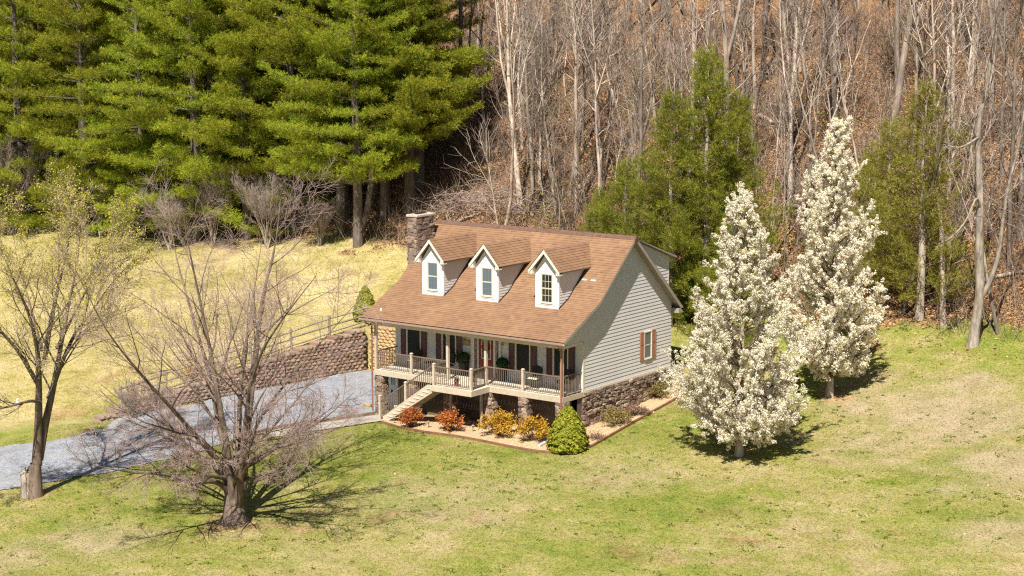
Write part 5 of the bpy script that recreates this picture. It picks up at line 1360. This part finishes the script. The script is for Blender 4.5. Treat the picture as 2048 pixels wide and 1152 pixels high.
while cnt < 120 and tries < 9000:
    tries += 1
    x_, y_ = rf.uniform(-48, 34), 16.5 + 46 * rf.random() ** 1.25
    g = np.array((x_, y_, 0)); 
    if hill(np.array(x_), np.array(y_)) < .5: continue
    g[2] = Z(x_, y_); q = proj(g)[0]
    if q[0] < 905 or q[0] > 2110 or q[1] < -40: continue
    if 1150 < q[0] < 1500 and y_ < 19.5: continue
    if q[0] < 1000 and q[1] > 330: continue
    if any((p_[0] - x_) ** 2 + (p_[1] - y_) ** 2 < 2.0 ** 2 for p_ in placed): continue
    placed.append(g); cnt += 1
    k = rf.choice((0, 1, 2, 3, 4, 5, 6, 2, 4, 6))
    tree_obj('woodland_tree', g, FV[k], 'bare tree with ' + LOOK[k] + ', ' + where(g), 'tree', 'bare trees of the hillside wood', rf.uniform(0, 6.28), rf.uniform(.68, 1.3))
cnt = 0; tries = 0; sp = []
while cnt < 125 and tries < 9000:
    tries += 1
    x_, y_ = rf.uniform(-48, 34), 16.0 + 36 * rf.random() ** 1.2
    if hill(np.array(x_), np.array(y_)) < .45: continue
    z_ = Z(x_, y_); q = proj((x_, y_, z_))[0]
    if q[0] < 900 or q[0] > 2100 or q[1] < -30: continue
    if q[0] < 990 and q[1] > 250: continue
    if 1150 < q[0] < 1480 and y_ < 18: continue
    if any((p_[0] - x_) ** 2 + (p_[1] - y_) ** 2 < 1.1 ** 2 for p_ in sp): continue
    sp.append((x_, y_)); cnt += 1
    tree_obj('sapling', (x_, y_, z_), rf.choice(SV), 'thin bare sapling ' + where((x_, y_, z_)), 'sapling', 'saplings of the hillside wood', rf.uniform(0, 6.28), rf.uniform(.7, 1.2))

# the wood goes on beyond the right picture edge
for k_ in range(46):
    x_, y_ = rf.uniform(24, 58), 17.5 + 34 * rf.random() ** 1.2
    z_ = Z(x_, y_); q = proj((x_, y_, z_))[0]
    if q[0] < 2110: continue
    k = rf.randrange(7)
    tree_obj('woodland_tree', (x_, y_, z_), FV[k], 'bare tree with ' + LOOK[k] + ' beyond the right edge', 'tree', 'bare trees beyond the right edge', rf.uniform(0, 6.28), rf.uniform(.7, 1.2))

# ------------------------------------------------------------------ brush, leaves, grass
def scatter(n, seed, xr, yr):
    r_ = np.random.default_rng(seed); x = r_.uniform(*xr, n); y = r_.uniform(*yr, n); return r_, x, y
# twiggy undergrowth
r_, x, y = scatter(60000, 1, (-50, 50), (15.5, 50)); hz = hill(x, y); q = proj(np.stack([x, y, H(x, y)], 1))
pn = vnoise(x, y, 3.5, 8)
ok = (hz > .35) & (q[:, 0] > 600) & ((q[:, 0] > 960) | (q[:, 1] < 300) | (r_.random(len(x)) < .8)) & (q[:, 0] < 2600) & (q[:, 1] > -60) & (pn + r_.uniform(-.15, .15, len(x)) > .36); x, y = x[ok], y[ok]; z = H(x, y); n = len(x)
B = np.stack([x, y, z - .05], 1); hh = r_.uniform(.35, 2.6, n) * (.5 + vnoise(x, y, 3.5, 8)); dr = r_.normal(0, .35, (n, 3)); dr[:, 2] = 1
M1 = B + dr * (hh * .55)[:, None]; T1 = M1 + (dr + r_.normal(0, .45, (n, 3)) * (1, 1, .5)) * (hh * .5)[:, None]
wv = np.cross(dr, r_.normal(0, 1, (n, 3))); wv /= np.linalg.norm(wv, axis=1)[:, None]; wd = r_.uniform(.006, .014, n)[:, None]
V = np.stack([B - wv * wd, B + wv * wd, M1 + wv * wd * .8, M1 - wv * wd * .8, M1 - wv * wd * .8, M1 + wv * wd * .8, T1 + wv * wd * .3, T1 - wv * wd * .3], 1).reshape(-1, 3)
i8 = np.arange(n)[:, None] * 8; F = np.concatenate([i8 + (0, 1, 2, 3), i8 + (4, 5, 6, 7)]).astype(int)
t = NT('brush_twig'); M_brush = t.done(t.ramp(t.attr('rnd'), [(0, (0.07, 0.05, 0.036)), (.5, (0.17, 0.125, 0.095)), (1, (0.34, 0.265, 0.21))]), .95, None, .1)
rv = r_.uniform(0, 1, n)
tag(link('undergrowth', np_mesh('undergrowth', V, F, M_brush, rnd=np.concatenate([rv, rv]))), 'grey brown twiggy undergrowth covering the hillside', 'undergrowth', kind='stuff')
# brush pile behind the ridge
rng = np.random.default_rng(7); pl = []
for k in range(260):
    c = np.array((rng.normal(0, 2.4), rng.normal(0, 1.0), abs(rng.normal(0, .55)))); a = rng.uniform(0, 6.28)
    pl.append(curve(rng, c, (math.cos(a), math.sin(a) * .6, rng.uniform(-.1, .5)), rng.uniform(.8, 2.8), 5, .16, -.02, rng.uniform(.012, .035), .006))
Vp, Fp = tubes(pl, 4); g = ground_at(985, 418)
tag(link('brush_pile', np_mesh('brush_pile', Vp, Fp, M_twig_wood), None, g), 'heap of cut pale branches above the roof ridge', 'brush pile')
g = ground_at(905, 425); tag(link('brush_pile', np_mesh('brush_pile', *tubes(pl[:170], 4), M_twig_wood), None, g, (0, 0, 2.0), (.8, .8, .9)), 'smaller heap of brown branches right of the chimney', 'brush pile')
# green briars in the wood
M_briar = leafmat('briar_leaf', [(0, (0.09, 0.12, 0.02)), (1, (0.26, 0.24, 0.05))], .3)
r_, x, y = scatter(60000, 5, (-30, 34), (16, 46)); q = proj(np.stack([x, y, H(x, y)], 1)); pn = vnoise(x, y, 2.6, 12)
ok = (hill(x, y) > .5) & (pn > .76) & (q[:, 0] > 860); x, y = x[ok], y[ok]; P = np.stack([x, y, H(x, y) + r_.gamma(2, .35, len(x))], 1)
V, F, rn_ = leaf_cloud(P, np.tile((0, -.3, 1.), (len(P), 1)), .11, r_)
tag(link('briar_foliage', np_mesh('briar_foliage', V, F, M_briar, rnd=rn_)), 'patches of olive green briars scattered in the wood', 'undergrowth', kind='stuff')
# fallen leaves
t = NT('fallen_leaf'); M_fallen = t.done(t.ramp(t.attr('rnd'), [(0, (0.075, 0.04, 0.022)), (.35, (0.20, 0.105, 0.048)), (.7, (0.37, 0.205, 0.09)), (1, (0.52, 0.35, 0.19))]), .8, None, .2)
r_, x, y = scatter(230000, 2, (-32, 36), (13.5, 44)); hz = hill(x, y); q = proj(np.stack([x, y, np.zeros(len(x))], 1))
_, lf, _ = field_masks(x, y)
ok = (r_.random(len(x)) < np.clip(lf, 0.02, 1)) & (q[:, 0] > 640) & (hz > .15); x, y = x[ok], y[ok]
P = np.stack([x, y, H(x, y) + r_.uniform(.005, .06, len(x))], 1)
V, F, rn_ = leaf_cloud(P, np.tile((0, -.35, 1.), (len(P), 1)), .105, r_, 1.3, .45)
tag(link('leaf_litter', np_mesh('leaf_litter', V, F, M_fallen, rnd=rn_)), 'orange brown fallen leaves carpeting the wood floor', 'leaf litter', kind='stuff')
# grass
def grass(name, n, seed, xr, yr, keep, stops, hgt, label):
    r_, x, y = scatter(n, seed, xr, yr); z = H(x, y); q = proj(np.stack([x, y, z], 1))
    ok = (q[:, 0] > -60) & (q[:, 0] < 2110) & (q[:, 1] < 1190) & keep(x, y, r_); x, y, z = x[ok], y[ok], z[ok]; n = len(x)
    B = np.stack([x, y, z - .005], 1); dr = r_.normal(0, 1.0, (n, 3)); dr[:, 2] = .8; h_ = (r_.uniform(.5, 1.4, n) * hgt)[:, None]
    wv = r_.normal(0, 1, (n, 3)) * (1, 1, .1); wv /= np.linalg.norm(wv, axis=1)[:, None]; wd = r_.uniform(.010, .022, n)[:, None]
    V = np.stack([B - wv * wd, B + wv * wd, B + dr * h_], 1).reshape(-1, 3)
    t = NT(name); pn_ = t.pos(); g_ = t.math('ADD', t.math('ADD', t.math('MULTIPLY', t.noise(pn_, 0.16, 3), .40), t.math('MULTIPLY', t.noise(pn_, 0.9, 4), .30)), t.math('MULTIPLY', t.noise(pn_, 3.2, 5, .75), .30))
    c = t.ramp(g_, stops); c = t.hsv(c, val=t.math('MULTIPLY_ADD', t.attr('rnd'), .9, .65))
    m = t.done(c, .75, None, .2, .5)
    tag(link(name, np_mesh(name, V, np.arange(3 * n).reshape(n, 3), m, rnd=r_.uniform(0, 1, n))), label, 'grass', kind='stuff')
def in_poly(x, y, poly):
    poly = np.array(poly); c = np.zeros(len(x), bool); j = len(poly) - 1
    for i in range(len(poly)):
        xi, yi, xj, yj = *poly[i], *poly[j]
        c ^= ((yi > y) != (yj > y)) & (x < (xj - xi) * (y - yi) / (yj - yi + 1e-12) + xi); j = i
    return c
POLY_DRIVE = [tuple(p_) for p_ in far_edge] + [tuple(p_) for p_ in near_edge[::-1]]
POLY_BED = [tuple(p_) for p_ in inner] + [tuple(p_) for p_ in bed_edge[::-1]]
POLY_WALK = [tuple(p_) for p_ in walk_far] + [tuple(p_) for p_ in walk_near[::-1]]
def clear(x, y): return ~(in_poly(x + (vnoise(x, y, .35, 31) - .5) * .7, y + (vnoise(x, y, .35, 32) - .5) * .7, POLY_DRIVE) | in_poly(x, y, POLY_BED) | in_poly(x, y, POLY_WALK) | ((x > -.3) & (x < W + .1) & (y > -3.2) & (y < YB)))
def lawn_keep(x, y, r_):
    dry, leaf, bare = field_masks(x, y); d, on = wall_side(x, y)
    return clear(x, y) & (leaf < .4) & (r_.random(len(x)) < 1.0 - .75 * bare - .45 * np.clip(dry, 0, 1)) & ~((d > 0) & (x < 2))
grass('lawn_grass', 600000, 3, (-12, 40), (-34, 18), lawn_keep, [(0.39, (0.142, 0.188, 0.028)), (0.465, (0.210, 0.225, 0.045)), (0.53, (0.275, 0.255, 0.080)), (0.60, (0.36, 0.30, 0.14))], .05, 'short mixed green and straw lawn grass')
def field_keep(x, y, r_):
    dry, leaf, bare = field_masks(x, y); d, on = wall_side(x, y)
    return clear(x, y) & (leaf < .5) & (d > .5) & (x < 3)
grass('field_grass', 190000, 4, (-58, 3), (-22, 24), field_keep, [(0.39, (0.24, 0.215, 0.055)), (0.47, (0.35, 0.295, 0.105)), (0.57, (0.47, 0.385, 0.19))], .08, 'dry yellow grass of the mown field')

# weeds in the lawn and stray leaves
r_, x, y = scatter(3600, 41, (-10, 40), (-34, 17)); z = H(x, y); q = proj(np.stack([x, y, z], 1)); pn = vnoise(x, y, 4.0, 14)
dry, leaf, bare = field_masks(x, y); d_, on_ = wall_side(x, y)
ok = clear(x, y) & (leaf < .4) & (pn + r_.uniform(-.3, .3, len(x)) > .5) & ~((d_ > 0) & (x < 2)) & (q[:, 0] > -60) & (q[:, 0] < 2110); x, y, z = x[ok], y[ok], z[ok]
k = 12; C = np.repeat(np.stack([x, y, z + .02], 1), k, 0); sz = np.repeat(r_.uniform(.04, .13, len(x)), k)[:, None]
C = C + r_.normal(0, 1, C.shape) * (1, 1, .25) * sz; C[:, 2] = np.maximum(C[:, 2], H(C[:, 0], C[:, 1]) + .005)
V, F, rn_ = leaf_cloud(C, np.tile((0, 0, 1.), (len(C), 1)), .055, r_, 1.8, .6)
M_weed = leafmat('lawn_weed', [(0, (0.13, 0.18, 0.026)), (.7, (0.20, 0.245, 0.04)), (1, (0.28, 0.29, 0.07))], .4)
tag(link('lawn_weeds', np_mesh('lawn_weeds', V, F, M_weed, rnd=rn_)), 'darker green clumps of weeds dotted over the lawn', 'weeds', kind='stuff')
r_, x, y = scatter(5000, 42, (-6, 40), (-30, 17)); z = H(x, y); ok = clear(x, y) & (r_.random(len(x)) < np.clip((y + 16) / 32, .08, 1)); P = np.stack([x, y, z + .03], 1)[ok]
V, F, rn_ = leaf_cloud(P, np.tile((0, 0, 1.), (len(P), 1)), .07, r_, 1.3, .4)
tag(link('stray_leaves', np_mesh('stray_leaves', V, F, M_fallen, rnd=rn_)), 'dry brown leaves blown over the lawn', 'leaf litter', kind='stuff')
# fallen logs on the slope
for i, (q, L_, a_, lb) in enumerate((((1530, 440), 4.5, .5, 'fallen pale log in the clearing left of the taller pear top'), ((1610, 425), 3.2, -.4, 'short fallen branch in the clearing behind the taller pear'), ((1120, 400), 4.0, .9, 'fallen log above the left part of the roof ridge'), ((1985, 560), 4.8, .3, 'fallen log on the leaves behind the big forked tree'), ((1890, 600), 2.6, -.7, 'broken limb lying near the thin yellowish cedar'), ((1900, 330), 5.0, .15, 'long fallen trunk halfway up the slope at right'), ((1560, 250), 4.0, -.3, 'fallen trunk halfway up the slope behind the pears'), ((900, 455), 4.0, .6, 'dark fallen log in the shade behind the chimney'))):
    g = ground_at(*q); rl = np.random.default_rng(200 + i); dx = np.array((math.cos(a_), math.sin(a_))) * L_ / 2
    e0, e1 = g[:2] - dx, g[:2] + dx; u = np.linspace(0, 1, 9)[:, None]; xy = e0 * (1 - u) + e1 * u + rl.normal(0, .06, (9, 2)); zz = H(xy[:, 0], xy[:, 1]) + .12 + rl.uniform(0, .08, 9)
    r = empty('fallen_log', g); tag(r, lb, 'log', 'fallen logs on the slope')
    P = np.concatenate([xy, zz[:, None]], 1) - g; Vt, Ft = tubes([(P, np.linspace(.15, .06, 9))], 8); link('trunk', np_mesh('trunk', Vt, Ft, M_bark_pale, True), r)
    st_ = [curve(rl, P[int(k_)], (rl.normal(), rl.normal(), rl.uniform(.3, 1)), rl.uniform(.5, 1.4), 4, .15, 0, .03, .008) for k_ in rl.integers(3, 9, 5)]
    c_ = link('branches', np_mesh('branches', *tubes(st_, 4), M_bark_grey), r); c_['kind'] = 'stuff'
